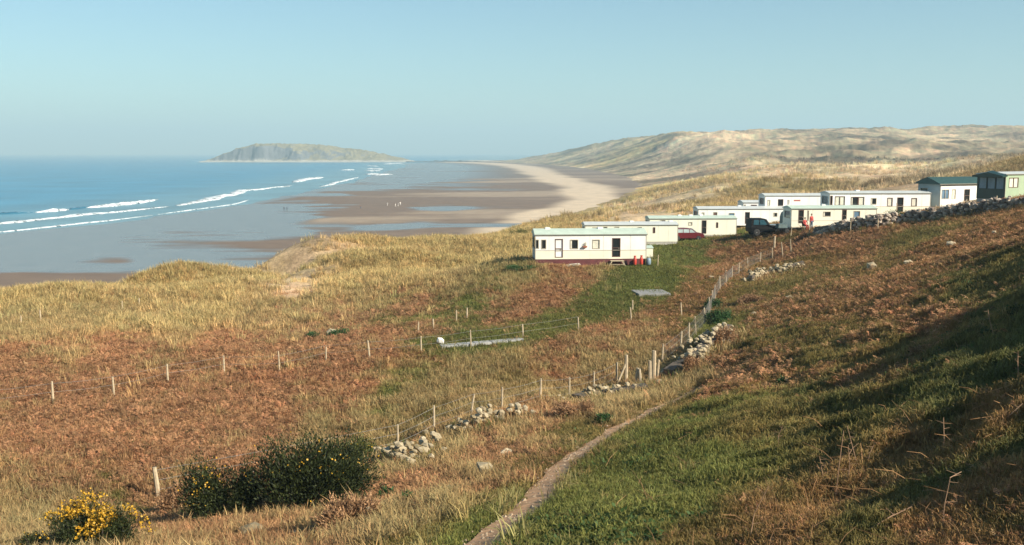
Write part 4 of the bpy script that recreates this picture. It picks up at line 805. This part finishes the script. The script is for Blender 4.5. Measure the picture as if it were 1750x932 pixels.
def person(loc, rz, label, cloth, trous, walk=.25, group=None):
    o = empty('person', loc, rz, label, 'person', group)
    w = walk
    V = [(0,0,.95),(0,0,1.15),(0,0,1.38),(0,0,1.50),(.09,0,.88),(.10,-w*.6,.48),(.10,-w*.9,.08),(.10,-w*.9-.16,.04),(-.09,0,.88),(-.10,w*.2,.48),(-.10,w,.12),(-.10,w-.13,.05),
         (.19,0,1.40),(.25,w*.3,1.12),(.24,w*.1-.08,.88),(.24,w*.1-.12,.80),(-.19,0,1.40),(-.25,-w*.3,1.12),(-.24,-w*.3-.1,.90),(-.24,-w*.3-.14,.82)]
    E = [(0,1),(1,2),(2,3),(0,4),(4,5),(5,6),(6,7),(0,8),(8,9),(9,10),(10,11),(2,12),(12,13),(13,14),(14,15),(2,16),(16,17),(17,18),(18,19)]
    R = [.13,.12,.15,.055,.09,.065,.045,.04,.09,.065,.045,.04,.06,.045,.032,.03,.06,.045,.032,.03]
    body(V, E, R, 'body', cloth, o); head(o, (0,-.01,1.63), (.05,.03,.02))
    V2 = [(0,0,.94),(.09,0,.88),(.10,-w*.6,.48),(.10,-w*.88,.14),(-.09,0,.88),(-.10,w*.2,.48),(-.10,w*.95,.16)]
    body(V2, [(0,1),(1,2),(2,3),(0,4),(4,5),(5,6)], [.142,.1,.075,.06,.1,.075,.06], 'trousers', trous, o)
    return o
dk = mat('dark_clothing', (.03,.035,.05), .8); pl = mat('pale_clothing', (.7,.66,.6), .8); bl = mat('blue_jeans', (.06,.09,.15), .8); rc = mat('red_clothing', (.42,.06,.05), .8)
def bhit(px, py):
    d = ray(px, py); D = H/-d[2]
    for _ in range(4): z = float(beach_z(np.array([d[0]*D]), np.array([D]))[0]); D = (H-z)/-d[2]
    return Vector((d[0]*D, D, z))
person(bhit(485.5, 359.5), .8, 'left of two dark figures standing together on the wet sand', dk, dk); person(bhit(490.5, 360), -2.0, 'right of two dark figures standing together on the wet sand', dk, dk, .15)
person(bhit(616.5, 357), 1.2, 'lone brownish figure walking on the sand left of the pale ones', mat('brown_clothing', (.18,.11,.07), .8), bl)
for px, py, lab in ((662,352,'pale clothed figure walking at the left of the four on the sand'),(676,354,'second pale clothed figure from the left on the sand'),(680.5,352.5,'third pale clothed figure on the sand, close to the second'),(684,351,'rightmost pale clothed figure of the four on the sand')):
    person(bhit(px, py), random.random()*6, lab, pl, pl, .2)
# seated person by the cream caravan's door
v = hit(1376, 393); v = Vector((v.x, v.y-.1, v.z))
ch = empty('camping_chair', v+Vector((0,.12,0)), .3, 'low folding chair outside the front cream caravan', 'chair')
MB().box(-.25,.25,-.22,.22,.38,.42).build('seat', dkwood, ch); MB().poly([(-.25,.22,.42),(.25,.22,.42),(.25,.36,.95),(-.25,.36,.95),(-.25,.25,.42),(.25,.25,.42),(.25,.39,.95),(-.25,.39,.95)], [(0,3,2,1),(4,5,6,7),(0,1,5,4),(1,2,6,5),(2,3,7,6),(3,0,4,7)]).build('backrest', dkwood, ch)
for x in (-.23,.23):
    for y in (-.2,.2): MB().bar((x,y,.38),(x,y*1.2,-.05),.035).build('leg', EDGE, ch)
o = empty('person', v+Vector((0,.1,0)), .3, 'person in red sitting outside the front cream caravan', 'person')
V = [(0,.05,.52),(0,.10,.75),(0,.12,1.0),(0,.10,1.10),(.10,-.05,.50),(.12,-.42,.50),(.12,-.46,.10),(.12,-.60,.05),(-.10,-.05,.50),(-.12,-.42,.50),(-.12,-.46,.10),(-.12,-.60,.05),(.19,.12,1.0),(.27,.02,.74),(.18,-.22,.60),(.15,-.29,.58),(-.19,.12,1.0),(-.27,.02,.74),(-.18,-.22,.60),(-.15,-.29,.58)]
E = [(0,1),(1,2),(2,3),(0,4),(4,5),(5,6),(6,7),(0,8),(8,9),(9,10),(10,11),(2,12),(12,13),(13,14),(14,15),(2,16),(16,17),(17,18),(18,19)]
body(V, E, [.13,.12,.15,.055,.09,.065,.045,.04,.09,.065,.045,.04,.06,.045,.032,.03,.06,.045,.032,.03], 'body', rc, o); head(o, (0,.08,1.24), (.10,.05,.03))
v = hit(1388, 393); person(Vector((v.x, v.y+.4, v.z)), .5, 'person in dark red standing right of the seated one', rc, bl, .05)

# ------------------------------------------------------------ fences
POST = mat('weathered_post', (.44,.35,.23), .85, .2, 6, .5); WIRE = mat('fence_wire', (.35,.33,.30), .5, .1, 4, 0, .6)
def fence(label, posts, hgt, wires=(.95,.62,.3), name='fence', mesh_=False, w=.085):
    P0 = [hit(a, b) for a, b, *_ in posts]; o = empty(name, P0[0], 0, label, 'fence'); org = P0[0]; r = random.Random(len(posts)); tops = []
    for (a, b, *ex), v in zip(posts, P0):
        l = v-org; h_ = (ex[0] if ex else hgt)*r.uniform(.95, 1.08); lean = Vector((ex[1] if len(ex) > 1 else r.gauss(0, .03), r.gauss(0, .03), 0)); q = MB()
        ww = w*r.uniform(.85, 1.15)*(ex[2] if len(ex) > 2 else 1); q.tube([l+Vector((0,0,-.25)), l+lean*h_*.5+Vector((0,0,h_*.5)), l+lean*h_+Vector((0,0,h_))], [ww*.62, ww*.6, ww*.52], 7); q.build('post', POST, o); tops.append((l, lean, h_))
    for f in wires:
        q = MB(); pts = []
        for i, (l, le, h_) in enumerate(tops):
            pts.append(l+le*hgt*f+Vector((0,-.06,hgt*f)))
            if i < len(tops)-1: n_ = tops[i+1]; pts.append((l+n_[0])/2+Vector((0,-.06,hgt*f-.04)))
        q.tube(pts, .006, 4).build('wire', WIRE, o)
    if mesh_:
        q = MB()
        for (l, le, h_), (l2, le2, h2) in zip(tops[:-1], tops[1:]):
            n_ = max(2, int((l2-l).length/.18))
            for k in range(n_): c = l.lerp(l2, k/n_); q.bar(c+Vector((0,-.06,.02)), c+Vector((0,-.06,hgt*.9)), .006)
        mm_ = q.build('netting', WIRE, o); mm_['kind'] = 'stuff'
    return o
fence('near post and wire fence from the big gorse bush up to the gate posts',
  [(272,852,1.15,-.10,1.5),(680,769),(742,739),(804,713,1.0,.16),(858,706),(923,688),(973,684),(1015,673),(1054,655)], 1.12)
fence('fence of pale posts climbing from the gate gap towards the caravans',
  [(1131,626),(1163,600,1.05,.05),(1177,587),(1189,573,1.1,-.06),(1205,555,1.1,-.08),(1213.5,536,1.1,-.08),(1218,524,1.1,-.06),(1222,512,1.1,-.04),(1230,497),(1241,487),(1251,477),(1262,470),(1278,461),(1299,451),(1320,444)], 1.15, mesh_=True)
fence('fence of thin posts crossing the bracken field from the left edge to the green lane',
  [(-60,705),(91,688,1.1),(195,675,.9),(287,654),(383,638),(478,636,1.2,-.03),(557,618,.9),(632,612,.95,-.10),(720,604),(805,593,1.0,-.04),(894,581,1.0,-.05),(989,566,.9,-.06)], 1.05, wires=(.9,.5))
fence('short line of posts on the bracken bank right of the green lane', [(1079,549,.95,-.10),(1081,531,.75),(1165,540,.95,-.08)], .95, wires=())
fence('row of three tiny posts beyond the green lane in the middle of the field', [(715,571,.8),(741,565,.8),(780,551,.8),(798,545,.8)], .8, wires=())
fence('short posts standing in the pale grass near the left edge of the dunes', [(36,556,.7),(70,552,1.0),(209,530,.7),(238,528,.9)], .85, wires=())
fence('leaning posts in front of the pickup where the wall meets the fence', [(1323,425,1.3,.03,1.8),(1338,440,1.4,-.15),(1352,431,1.3,-.12),(1383,402,1.3,.02),(1351,405,1.1,.1)], 1.2, wires=())
fence('single pale post by the end of the nearest caravan', [(1124,455,1.05)], 1.0, wires=()); fence('single pale post in front of the red car', [(1171,412,1.4)], 1.3, wires=())
fence('posts in front of the upper dry stone wall', [(1453,398,1.3),(1500,392,1.0),(1532,371,1.6),(1546,378,1.1),(1597,377,1.4),(1650,362,1.1),(1702,361,1.4)], 1.2, wires=(.9,))
# old gate posts in the gap of the ruined wall
gp = [(1070,655,1.5,.0,1.8),(1086,662,1.0,.1,1.5),(1095,660,.9,-.1,1.6),(1111,662,1.35,-.02,1.6),(1117,658,1.75,.0,2.2),(1123,655,1.2,.05,1.3)]
gl = ['tall grey gatepost with a diagonal brace, left of the gap','short leaning stub right of the braced gatepost','short dark stub in the middle of the gap','tall thin post against the big gatepost','biggest gatepost at the right side of the gap','post just right of the biggest gatepost']
for (a, b_, h_, ln, ws), lb in zip(gp, gl):
    v = hit(a, b_); o = empty('gatepost', v, 0, lb, 'gatepost'); MB().tube([(0,0,-.2),(ln*h_*.5,0,h_*.55),(ln*h_,0,h_)], [.05*ws,.05*ws,.045*ws], 7).build('post', POST if ws != 1.6 or h_ > 1 else wood, o)
    if h_ == 1.5: MB().bar((-.5,-.1,-.1),(-.02,-.02,1.05),.10,.08).build('brace', POST, o)

WALLS = []
# ------------------------------------------------------------ stones and walls
STONE = stonemat('lichen_stone', (.47,.39,.26), (.22,.175,.10)); STONED = stonemat('dark_wall_stone', (.46,.38,.30), (.11,.08,.065))
def stone_mesh(seed, flat=.7):
    bm = bmesh.new(); bmesh.ops.create_icosphere(bm, subdivisions=1, radius=.5); r = random.Random(seed)
    for v in bm.verts:
        c = v.co; m_ = max(abs(c.x), abs(c.y), abs(c.z)); c *= (.62*.5/m_+.38)*r.uniform(.82, 1.15); c.z *= flat*1.15
    me = bpy.data.meshes.new('stone'); bm.to_mesh(me); bm.free(); return me
SM = [stone_mesh(i, .7+.3*(i % 3)/2) for i in range(12)]; SMD = [m_.copy() for m_ in SM]
for a in SM: a.materials.append(STONE)
for a in SMD: a.materials.append(STONED)
def put_stone(parent, loc, size, dark=False, r=random, name='stone'):
    o = bpy.data.objects.new(name, r.choice(SMD if dark else SM)); COL.objects.link(o); o.parent = parent; o.location = loc
    o.scale = (size*r.uniform(.8,1.3), size*r.uniform(.8,1.1), size*r.uniform(.7,1.05)); o.rotation_euler = (r.gauss(0,.2), r.gauss(0,.2), r.gauss(0,.5)); return o
def wall(label, line, height, size, limit, dark=False, depth=.55, ragged=.3, name='dry_stone_wall', seed=1, rz=0, prob=1.0):
    ln = [hit(*q) for q in line]; WALLS.append((ln, dark)); o = empty(name, ln[0], 0, label, 'stone wall'); org = ln[0]; r = random.Random(seed); cand = []
    tot = sum((b_-a).length for a, b_ in zip(ln[:-1], ln[1:])); s = 0; ncol = int(tot/(size*1.05)); 
    for i in range(ncol):
        d = (i+.5)/ncol*tot
        for a, b_ in zip(ln[:-1], ln[1:]):
            l_ = (b_-a).length
            if d <= l_: break
            d -= l_
        p = a.lerp(b_, min(1, d/l_)); t_ = (b_-a).normalized(); nrm = Vector((t_.y, -t_.x, 0))
        if nrm.y > 0: nrm = -nrm
        hh_ = height*(1-ragged*r.random()*2*abs(math.sin(i*.35+seed))); k = 0; z = 0; endf = min(1, .45+3*min(i, ncol-1-i)/ncol)
        while z < hh_*endf:
            for side_ in (0, 1):
                if side_ and z < hh_*endf-size*1.2: continue
                if r.random() > prob: continue
                q = p+nrm*(depth*.35*(1-z/max(height, .1)*.4) if not side_ else -.1)+t_*r.uniform(-.22,.22)+nrm*(-r.random()**2*depth*(0 if dark else .9)); zt = tz(q.x, q.y); cand.append((Vector((q.x, q.y, zt+z+size*.02+r.gauss(0, .05))), size*r.uniform(.75, 1.25)))
            z += size*.62
    core = MB()
    for a, b_ in zip(ln[:-1], ln[1:]):
        n_ = max(1, int((b_-a).length/1.2))
        for k in range(n_):
            for cc in (a.lerp(b_, k/n_), a.lerp(b_, (k+1)/n_)): pass
            u, w_ = a.lerp(b_, k/n_)-org, a.lerp(b_, (k+1)/n_)-org; core.bar(u+Vector((0,.12,height*.28)), w_+Vector((0,.12,height*.28)), depth*.5, height*.65)
    if prob > .8: core.build('rubble_core', mat('wall_core', (.10,.08,.06), .95, .3, 4), o)
    cand.sort(key=lambda c: -c[1]/c[0].y)
    for c, sz in cand[:limit]: put_stone(o, c-org, sz, dark, r)
    if len(cand) > limit:
        bm = MB()
        for c, sz in cand[limit:]:
            me_ = r.choice(SM); M_ = Matrix.Translation(c-org) @ Matrix.Rotation(r.random()*6, 4, 'Z') @ Matrix.Diagonal((sz*1.2, sz, sz*.9, 1)); bm.poly([M_ @ v_.co for v_ in me_.vertices], [tuple(p.vertices) for p in me_.polygons])
        w_ = bm.build('wall_stones', STONED if dark else STONE, o); w_['kind'] = 'stuff'
    return o
wall('long dark dry stone wall climbing right in front of the upper caravans', [(1395,400),(1450,396),(1500,389),(1545,382),(1590,377),(1640,370),(1690,363),(1740,357),(1800,349)], 1.25, .42, 300, True, .6, .22, seed=3)
wall('pale stretch of old stone wall beside the fence, below the pickup', [(1283,483),(1310,474),(1340,468),(1374,457)], .95, .34, 160, False, .6, .25, seed=5)
wall('crumbled pale wall right of the gate gap, partly overgrown', [(1143,652),(1160,640),(1185,628),(1205,606),(1228,590),(1242,572)], 1.0, .24, 290, False, 1.1, .25, seed=6, prob=.85)
wall('low tumbled wall between the gate gap and the path', [(985,692),(1020,686),(1060,680),(1105,672)], .7, .22, 240, False, 1.1, .3, seed=7, prob=.85)
wall('middle heap of pale tumbled wall stones under the near fence', [(778,748),(820,734),(855,727),(905,712)], .8, .23, 240, False, 1.2, .3, seed=8, prob=.8)
wall('nearest heap of pale wall stones right of the big gorse bush', [(640,790),(670,785),(700,795),(722,800)], .8, .25, 180, False, 1.4, .3, seed=9, prob=.8)
wall('few stones in the gate gap at the foot of the posts', [(1085,668),(1105,666),(1125,664),(1148,660)], .4, .3, 30, False, .6, .4, seed=10, prob=.8)
for px, py, sz, lb in ((770,843,.40,'pale flat boulder lying alone in the grass left of the path'),(832,812,.62,'long pale flat stone in the rough grass left of the path'),(866,781,.5,'pale stone at the edge of russet bracken, above the long flat one'),(708,872,.3,'small grey stone half hidden in grass near the bottom'),
  (598,866,.42,'rounded pale stone in front of the big gorse bush'),(432,915,.6,'pinkish boulder at the bottom edge below the gorse'),(500,918,.35,'smaller stone right of the pinkish boulder'),
  (1350,511,.55,'grey white stone on the brown slope nearest to the old wall'),(1490,460,.75,'wide grey boulder in the middle of the upper slope'),(1554,453,.65,'upright pale boulder right of the wide grey one'),(1289,538,.40,'small white stone below the grey white one on the slope'),(1625,422,.65,'long pale slab of stone high on the slope below the wall'),
  (1217,476,.5,'small pale stone just left of the climbing fence'),(1700,400,.5,'small pale stone near the wall at the upper right'),(567,574,.8,'pale sandy boulder in the middle of the bracken field'),(728,735,.35,'small stone at the foot of the second near fence post')):
    v = hit(px, py); r = random.Random(int(px)); o = put_stone(None, v+Vector((0,0,sz*.14)), sz, False, r, 'loose_stone'); tag(o, lb, 'stone')

# concrete strip and slab in the grass
CONC = mat('pale_concrete', (.34,.34,.33), .9, .15, 3, .3)
a, b_ = hit(752, 592), hit(893, 580); d = (b_-a); o = empty('concrete_strip', a, math.atan2(d.y, d.x), 'long pale concrete strip in the grass behind the field fence', 'concrete strip'); n_ = 5
for k in range(n_):
    x0, x1 = d.length/n_*k, d.length/n_*(k+1)-.03; c = a+d*((k+.5)/n_); zz_ = max(tz(a.x+d.x*t_/8, a.y+d.y*t_/8)-(a.z+d.z*t_/8) for t_ in range(9)); q = MB().box(x0, x1, -.42, .20, -.25, .07)
    s_ = d.z/d.length; q.V = [(x, y, z+(x*s_)+zz_) for x, y, z in q.V]; q.build('concrete_slab', CONC, o, bevel=.015)
o = put_stone(None, hit(753, 589)+Vector((0,-.1,.25)), .36, False, random, 'white_bucket_stone'); o.name = 'white_stone'; tag(o, 'rounded white stone at the left end of the concrete strip', 'stone'); o.data = o.data.copy(); o.data.materials[0] = mat('white_stone', (.75,.73,.68), .8, .1)
v = hit(1112, 503); o = empty('concrete_pad', v, .15, 'grey concrete caravan pad at the edge of the green lane', 'concrete pad'); s_ = .0
MB().box(-1.2,1.35,-.9,1.6,-.3,.16).build('slab', mat('grey_concrete', (.24,.24,.23), .9, .15, 2), o, bevel=.02)

# ------------------------------------------------------------ gorse and bushes
def bush(name, label, cat, c, rad_, nleaf, leafc, flower=0, lobes=7, seed=1, lsz=.05, fl=(.48,.27,.015), stems=14, top=1.0):
    r = random.Random(seed); rg = np.random.default_rng(seed); o = empty(name, c, 0, label, cat); rx, ry, rz_ = rad_
    q = MB()
    lb = [(r.uniform(-.62,.62)*rx, r.uniform(-.5,.5)*ry, rz_*r.uniform(.25,.62), r.uniform(.34,.55)) for _ in range(lobes)]
    for i in range(stems):
        l = r.choice(lb); x0, y0 = l[0]*.5+r.gauss(0,.1), l[1]*.4; mid = Vector((l[0]*.8, l[1]*.8, l[2]*.6)); e = Vector((l[0]+r.gauss(0,.2)*rx*.5, l[1]+r.gauss(0,.2)*ry*.5, l[2]+rz_*.25)); q.tube([(x0,y0,-.15), mid+Vector((r.gauss(0,.06),r.gauss(0,.06),0)), e], [.035,.025,.008], 5)
    q.build('stem', dkwood if flower else wood, o)
    def cloud(n, sh, up=0):
        w = np.array([l[3]**2 for l in lb]); k = rg.choice(len(lb), n, p=w/w.sum()); L_ = np.array(lb)[k]; d = rg.normal(0, 1, (n, 3)); d /= np.linalg.norm(d, axis=1)[:, None]
        if up: d[:, 2] = np.abs(d[:, 2])
        rr_ = rg.random(n)**sh; sc = .95+1.1*fbm(d[:, 0]*2+k*7, d[:, 1]*2+d[:, 2]*3, .6, 4, seed)
        p = np.c_[L_[:, 0]+d[:, 0]*rr_*L_[:, 3]*rx*.8*sc, L_[:, 1]+d[:, 1]*rr_*L_[:, 3]*ry*.85*sc, L_[:, 2]+d[:, 2]*rr_*L_[:, 3]*rz_*sc]; p = p[p[:, 2] > -.1]; return p, d[:len(p)]
    p, dd = cloud(nleaf, .45); n = len(p)
    dirs = p/np.linalg.norm(p+1e-6, axis=1)[:, None]+rg.normal(0, .55, (n, 3)); dirs[:, 2] += .35; dirs /= np.linalg.norm(dirs, axis=1)[:, None]
    side = np.cross(dirs, rg.normal(0, 1, (n, 3))); side /= np.linalg.norm(side, axis=1)[:, None]; l = lsz*rg.uniform(.8, 2.4, n)[:, None]; w_ = l*.22
    V = np.concatenate([p-side*w_, p+side*w_, p+dirs*l], 1).reshape(-1, 3); Fc = np.arange(3*n).reshape(-1, 3); me = npmesh('foliage', V, Fc)
    f = link('foliage', me, o, leafc); f['kind'] = 'stuff'
    if flower:
        p, dd = cloud(flower, .12, 1); k = fbm(p[:, 0], p[:, 2]+p[:, 1], .5, 3, seed+3) > .05; p = p[k]; n = len(p); u = rg.normal(0, 1, (n, 3)); u /= np.linalg.norm(u, axis=1)[:, None]; v_ = np.cross(u, rg.normal(0, 1, (n, 3))); v_ /= np.linalg.norm(v_, axis=1)[:, None]; s_ = .017*rg.uniform(.7, 1.5, n)[:, None]
        p = p+np.array([0, -.02, .03]); V = np.concatenate([p-u*s_-v_*s_, p+u*s_-v_*s_, p+u*s_+v_*s_, p-u*s_+v_*s_], 1).reshape(-1, 3); me = npmesh('blossom', V, np.arange(4*n).reshape(-1, 4)); f = link('blossom', me, o, mat('gorse_yellow', fl, .6, .25, 12)); f['kind'] = 'stuff'
    return o
def leafmat(name, c1, c2):
    m, t, b = newmat(name); g = t.nodes.new('ShaderNodeNewGeometry'); r = t.nodes.new('ShaderNodeValToRGB'); r.color_ramp.elements[0].color = (*c1, 1); r.color_ramp.elements[1].color = (*c2, 1); t.links.new(g.outputs['Random Per Island'], r.inputs[0]); t.links.new(r.outputs[0], b.inputs['Base Color']); b.inputs['Roughness'].default_value = .6; b.inputs['Specular IOR Level'].default_value = .25; return m
GL = leafmat('gorse_leaf', (.006,.013,.004), (.045,.055,.014)); GLB = leafmat('green_bush_leaf', (.015,.05,.015), (.05,.11,.03)); BR = leafmat('bramble_twig', (.17,.09,.045), (.42,.25,.13)); GOL = leafmat('gorse_leaf_bright', (.03,.05,.01), (.12,.12,.03))
v = hit(515, 880); bush('gorse_bush', 'large dark green gorse bush left of the tumbled wall', 'bush', v+Vector((0,.6,-.2)), (2.4,1.1,2.1), 42000, GL, 500, 16, 3, .05)
v = hit(378, 895); bush('gorse_bush', 'lower left lobe of gorse with some yellow blossom, joined to the large dark bush', 'bush', v+Vector((0,.4,-.1)), (1.35,.9,1.75), 20000, GL, 900, 9, 4, .045)
v = hit(605, 800); bush('gorse_bush', 'thin brownish gorse at the right end of the large dark bush', 'bush', v+Vector((0,.4,-.2)), (.9,.8,1.3), 5000, GOL, 200, 6, 5, .05)
v = hit(165, 945); bush('gorse_bush', 'gorse bush in bright yellow flower at the lower left corner', 'bush', v+Vector((.05,-.1,-.05)), (1.15,.9,1.25), 17000, GL, 9500, 10, 6, .035)
v = hit(62, 950); bush('gorse_bush', 'small dark gorse shoot left of the yellow flowering bush', 'bush', v, (.45,.5,.7), 4000, GL, 60, 4, 7, .035)
for px, py, rr_, n_, lb, s_ in ((1226,556,(1.0,.7,1.0),4000,'dark green bush growing through the ruined wall by the climbing fence',11),(1222,528,(.8,.6,.8),2500,'dark green bramble beside the climbing fence, behind the lower bush',12),(1205,594,(.6,.5,.5),1500,'low green bramble at the foot of the climbing fence',13),
  (1040,725,(.5,.4,.35),1200,'small dark green bramble beside the path bend',14),(683,868,(.35,.3,.4),900,'small dark green nettle clump left of the path',15),(663,855,(.3,.25,.35),700,'second small nettle clump, nearer the gorse',16),(888,407,(1.8,1.5,1.3),3000,'brown green scrub bush left of the nearest caravan roof',17),
  (1530,374,(1.7,.7,.9),2200,'dark green bush below the door of the large white caravan',18),(582,575,(1.0,.7,.6),1000,'small green bush beside the pale boulder in the field',19),(888,463,(1.6,.8,.5),1500,'low dark green nettle patch by the left end of the nearest caravan',20),(540,577,(.8,.6,.4),700,'low green weed clump left of the pale boulder in the field',21),
  (1340,660,(.4,.4,.3),600,'small dark bramble on the brown slope right of the path',22)):
    bush('bush', lb, 'bush', hit(px, py), rr_, n_, GLB if px not in (888,) or py > 450 else GOL, 0, 5, s_, .06, stems=6)
for px, py, rr_, n_, lb, s_ in ((1188,635,(.7,.5,.8),900,'russet bramble tangle over the crumbled wall',31),(985,715,(.9,.6,.6),1400,'russet bracken tangle between low wall heaps',32),(300,880,(1.0,.6,1.0),1800,'pale brown bramble stems beside the old fence post',33),(600,905,(.9,.6,.7),1500,'red brown bramble tangle in front of the large gorse',34),(1282,520,(1.1,.7,.7),1400,'orange brown bramble clump at the end of the old wall',35),(1245,590,(.9,.5,.9),1100,'tall straw coloured bramble clump behind the crumbled wall',36)):
    bush('bramble', lb, 'bush', hit(px, py), rr_, n_*5, BR, 0, 6, s_, .045, stems=30)

# dead stalks in the foreground on the right
STK = mat('dead_stalk', (.36,.22,.13), .8, .25, 10)
def stalk(pts, r0, name='dead_stalk', lab=None):
    v0 = hit(*pts[0][:2]); o = empty(name, v0, 0, lab, 'plant stalk'); q = MB(); D = v0.y; L_ = [Vector((0,0,-.08))]
    for a, b_ in pts[1:]: w_ = P(a, b_, D); L_.append(w_-v0+Vector((0, random.uniform(-.05,.05), 0)))
    q.tube(L_, [r0*(1-.6*i/len(L_)) for i in range(len(L_))], 5).build('stem', STK, o)
    q = MB(); rr_ = random.Random(int(pts[0][0])); dd = (L_[-1]-L_[0])
    for k in range(5):
        f = .35+.13*k; c = L_[0].lerp(L_[-1], f) if len(L_) == 2 else L_[min(len(L_)-2, int(f*(len(L_)-1)))].lerp(L_[min(len(L_)-1, int(f*(len(L_)-1))+1)], (f*(len(L_)-1)) % 1); s_ = rr_.choice((-1, 1)); q.tube([c, c+Vector((s_*rr_.uniform(.04,.12), rr_.uniform(-.08,.08), rr_.uniform(-.02,.08)))], [r0*.4, r0*.2], 4)
    q.build('side_twig', STK, o)
for pts, lb in (([(1610,905),(1614,860),(1622,815),(1645,808)],'tall bent stalk with a hooked top at the lower right'),([(1428,848),(1432,800),(1440,735)],'upright pair stalk in the russet patch, left one'),([(1468,795),(1458,765),(1448,728)],'upright pair stalk in the russet patch, right one'),([(1449,825),(1450,790),(1448,760)],'short upright stalk under the pair'),([(1280,925),(1290,880),(1312,830)],'slanting stalk near the bottom right of the path'),([(1330,775),(1331,745),(1338,725)],'short stalk above the slanting one'),
  ([(1680,745),(1720,712),(1748,690)],'pale stalk slanting up to the right edge'),([(1700,575),(1692,545),(1690,530)],'thin forked stalk standing on the dark bank'),([(1742,650),(1740,618),(1738,600)],'upright stalk at the right edge of the dark bank'),([(1610,780),(1612,750),(1615,715)],'thin stalk in the middle of the dark bank'),([(1275,925),(1330,905),(1368,893)],'long stalk lying on the grass near the bottom'),([(1450,915),(1520,885),(1560,868)],'long pale stalk lying across the foreground'),([(1690,885),(1725,868),(1750,860)],'straw stalk lying at the bottom right corner'),([(1410,825),(1404,800),(1400,780)],'short leaning stalk left of the pair'),([(1480,795),(1486,775),(1494,760)],'little stalk leaning right beside the pair')):
    stalk(pts, .007 if pts[0][1] > 700 else .012, lab=lb)

plants()
def bank_grass():
    X, Y = [], []
    for ln, dark in WALLS:
        for a, b_ in zip(ln[:-1], ln[1:]):
            n_ = int((b_-a).length*(26 if not dark else 14)); t_ = (b_-a).normalized(); nx_, ny_ = t_.y, -t_.x
            if ny_ > 0: nx_, ny_ = -nx_, -ny_
            for k in range(n_): f = random.random(); q = random.gauss(.25, .7) if not dark else random.choice((random.gauss(.75, .15), random.gauss(-.5, .2))); X.append(a.x+(b_.x-a.x)*f+nx_*q); Y.append(a.y+(b_.y-a.y)*f+ny_*q)
    X, Y = np.array(X), np.array(Y); n = len(X); c = np.where(rng.random((n, 1)) < .6, np.array([[.36,.26,.12]]), np.where(rng.random((n, 1)) < .5, np.array([[.30,.14,.06]]), np.array([[.10,.12,.03]])))*rng.uniform(.6, 1.3, (n, 1))
    scatter('bank_grass', X, Y, terrain(X, Y), rng.uniform(.7, 1.5, n), c, protos('bank_tuft', lambda s: tuft_grass(s, 18, .42, .2, .6, .022), tm), .25, 'rough grass and bracken growing through the old walls')
bank_grass()
# loose dead stems lying about the near right slope
def litter():
    X, Y = field(5200, 4.5, 60, 1.5); k = (X > np.interp(Y, [p[1] for p in PATH], [p[0] for p in PATH])+.6); X, Y = X[k], Y[k]
    Wc = cover(X, Y); k = rng.random(len(X)) < (Wc[:, 0]*1.0+.12); X, Y = X[k], Y[k]
    def fn(s):
        r = random.Random(s); q = MB()
        for i in range(3):
            a = r.random()*6.28; L_ = r.uniform(.25,.75); x, y = r.gauss(0,.12), r.gauss(0,.12); up = r.choice((.03,.06,.12,.5)); q.tube([(x,y,.01),(x+math.cos(a)*L_*.5,y+math.sin(a)*L_*.5,.02+up*L_*.6),(x+math.cos(a)*L_,y+math.sin(a)*L_,.03+up*L_*.8)], [.0055,.005,.002], 3)
        return q.V, q.F
    c = np.array([.33,.19,.095])*rng.uniform(.6, 1.4, (len(X), 1)); scatter('dead_stems', X, Y, terrain(X, Y), rng.uniform(.5, 1.1, len(X))*np.clip(np.hypot(X, Y)/17, .6, 1), c, protos('dead_stem', fn, tm), .12, 'broken dead bracken stems lying on the right slope')
litter()

# ------------------------------------------------------------ haze
hz = MB().box(-9000, 9000, -1500, 14500, -4.2, 125).build('haze', None) if False else None
m = bpy.data.materials.new('haze_air'); m.use_nodes = True; t = m.node_tree; t.nodes.remove(t.nodes['Principled BSDF']); pv = t.nodes.new('ShaderNodeVolumePrincipled'); pv.inputs['Color'].default_value = (.62,.88,1,1); pv.inputs['Density'].default_value = .00024; pv.inputs['Anisotropy'].default_value = .0
t.links.new(pv.outputs[0], t.nodes['Material Output'].inputs['Volume'])
zt = float(max(V_ for V_ in GZ))+8
q = MB().box(-11000, 11000, -4000, 15000, min(-8.0, float(GZ.min())-1.5), zt); tag(link('haze', q.mesh('haze'), None, m), kind='stuff')
print('haze top', zt, 'objects', len(bpy.data.objects))
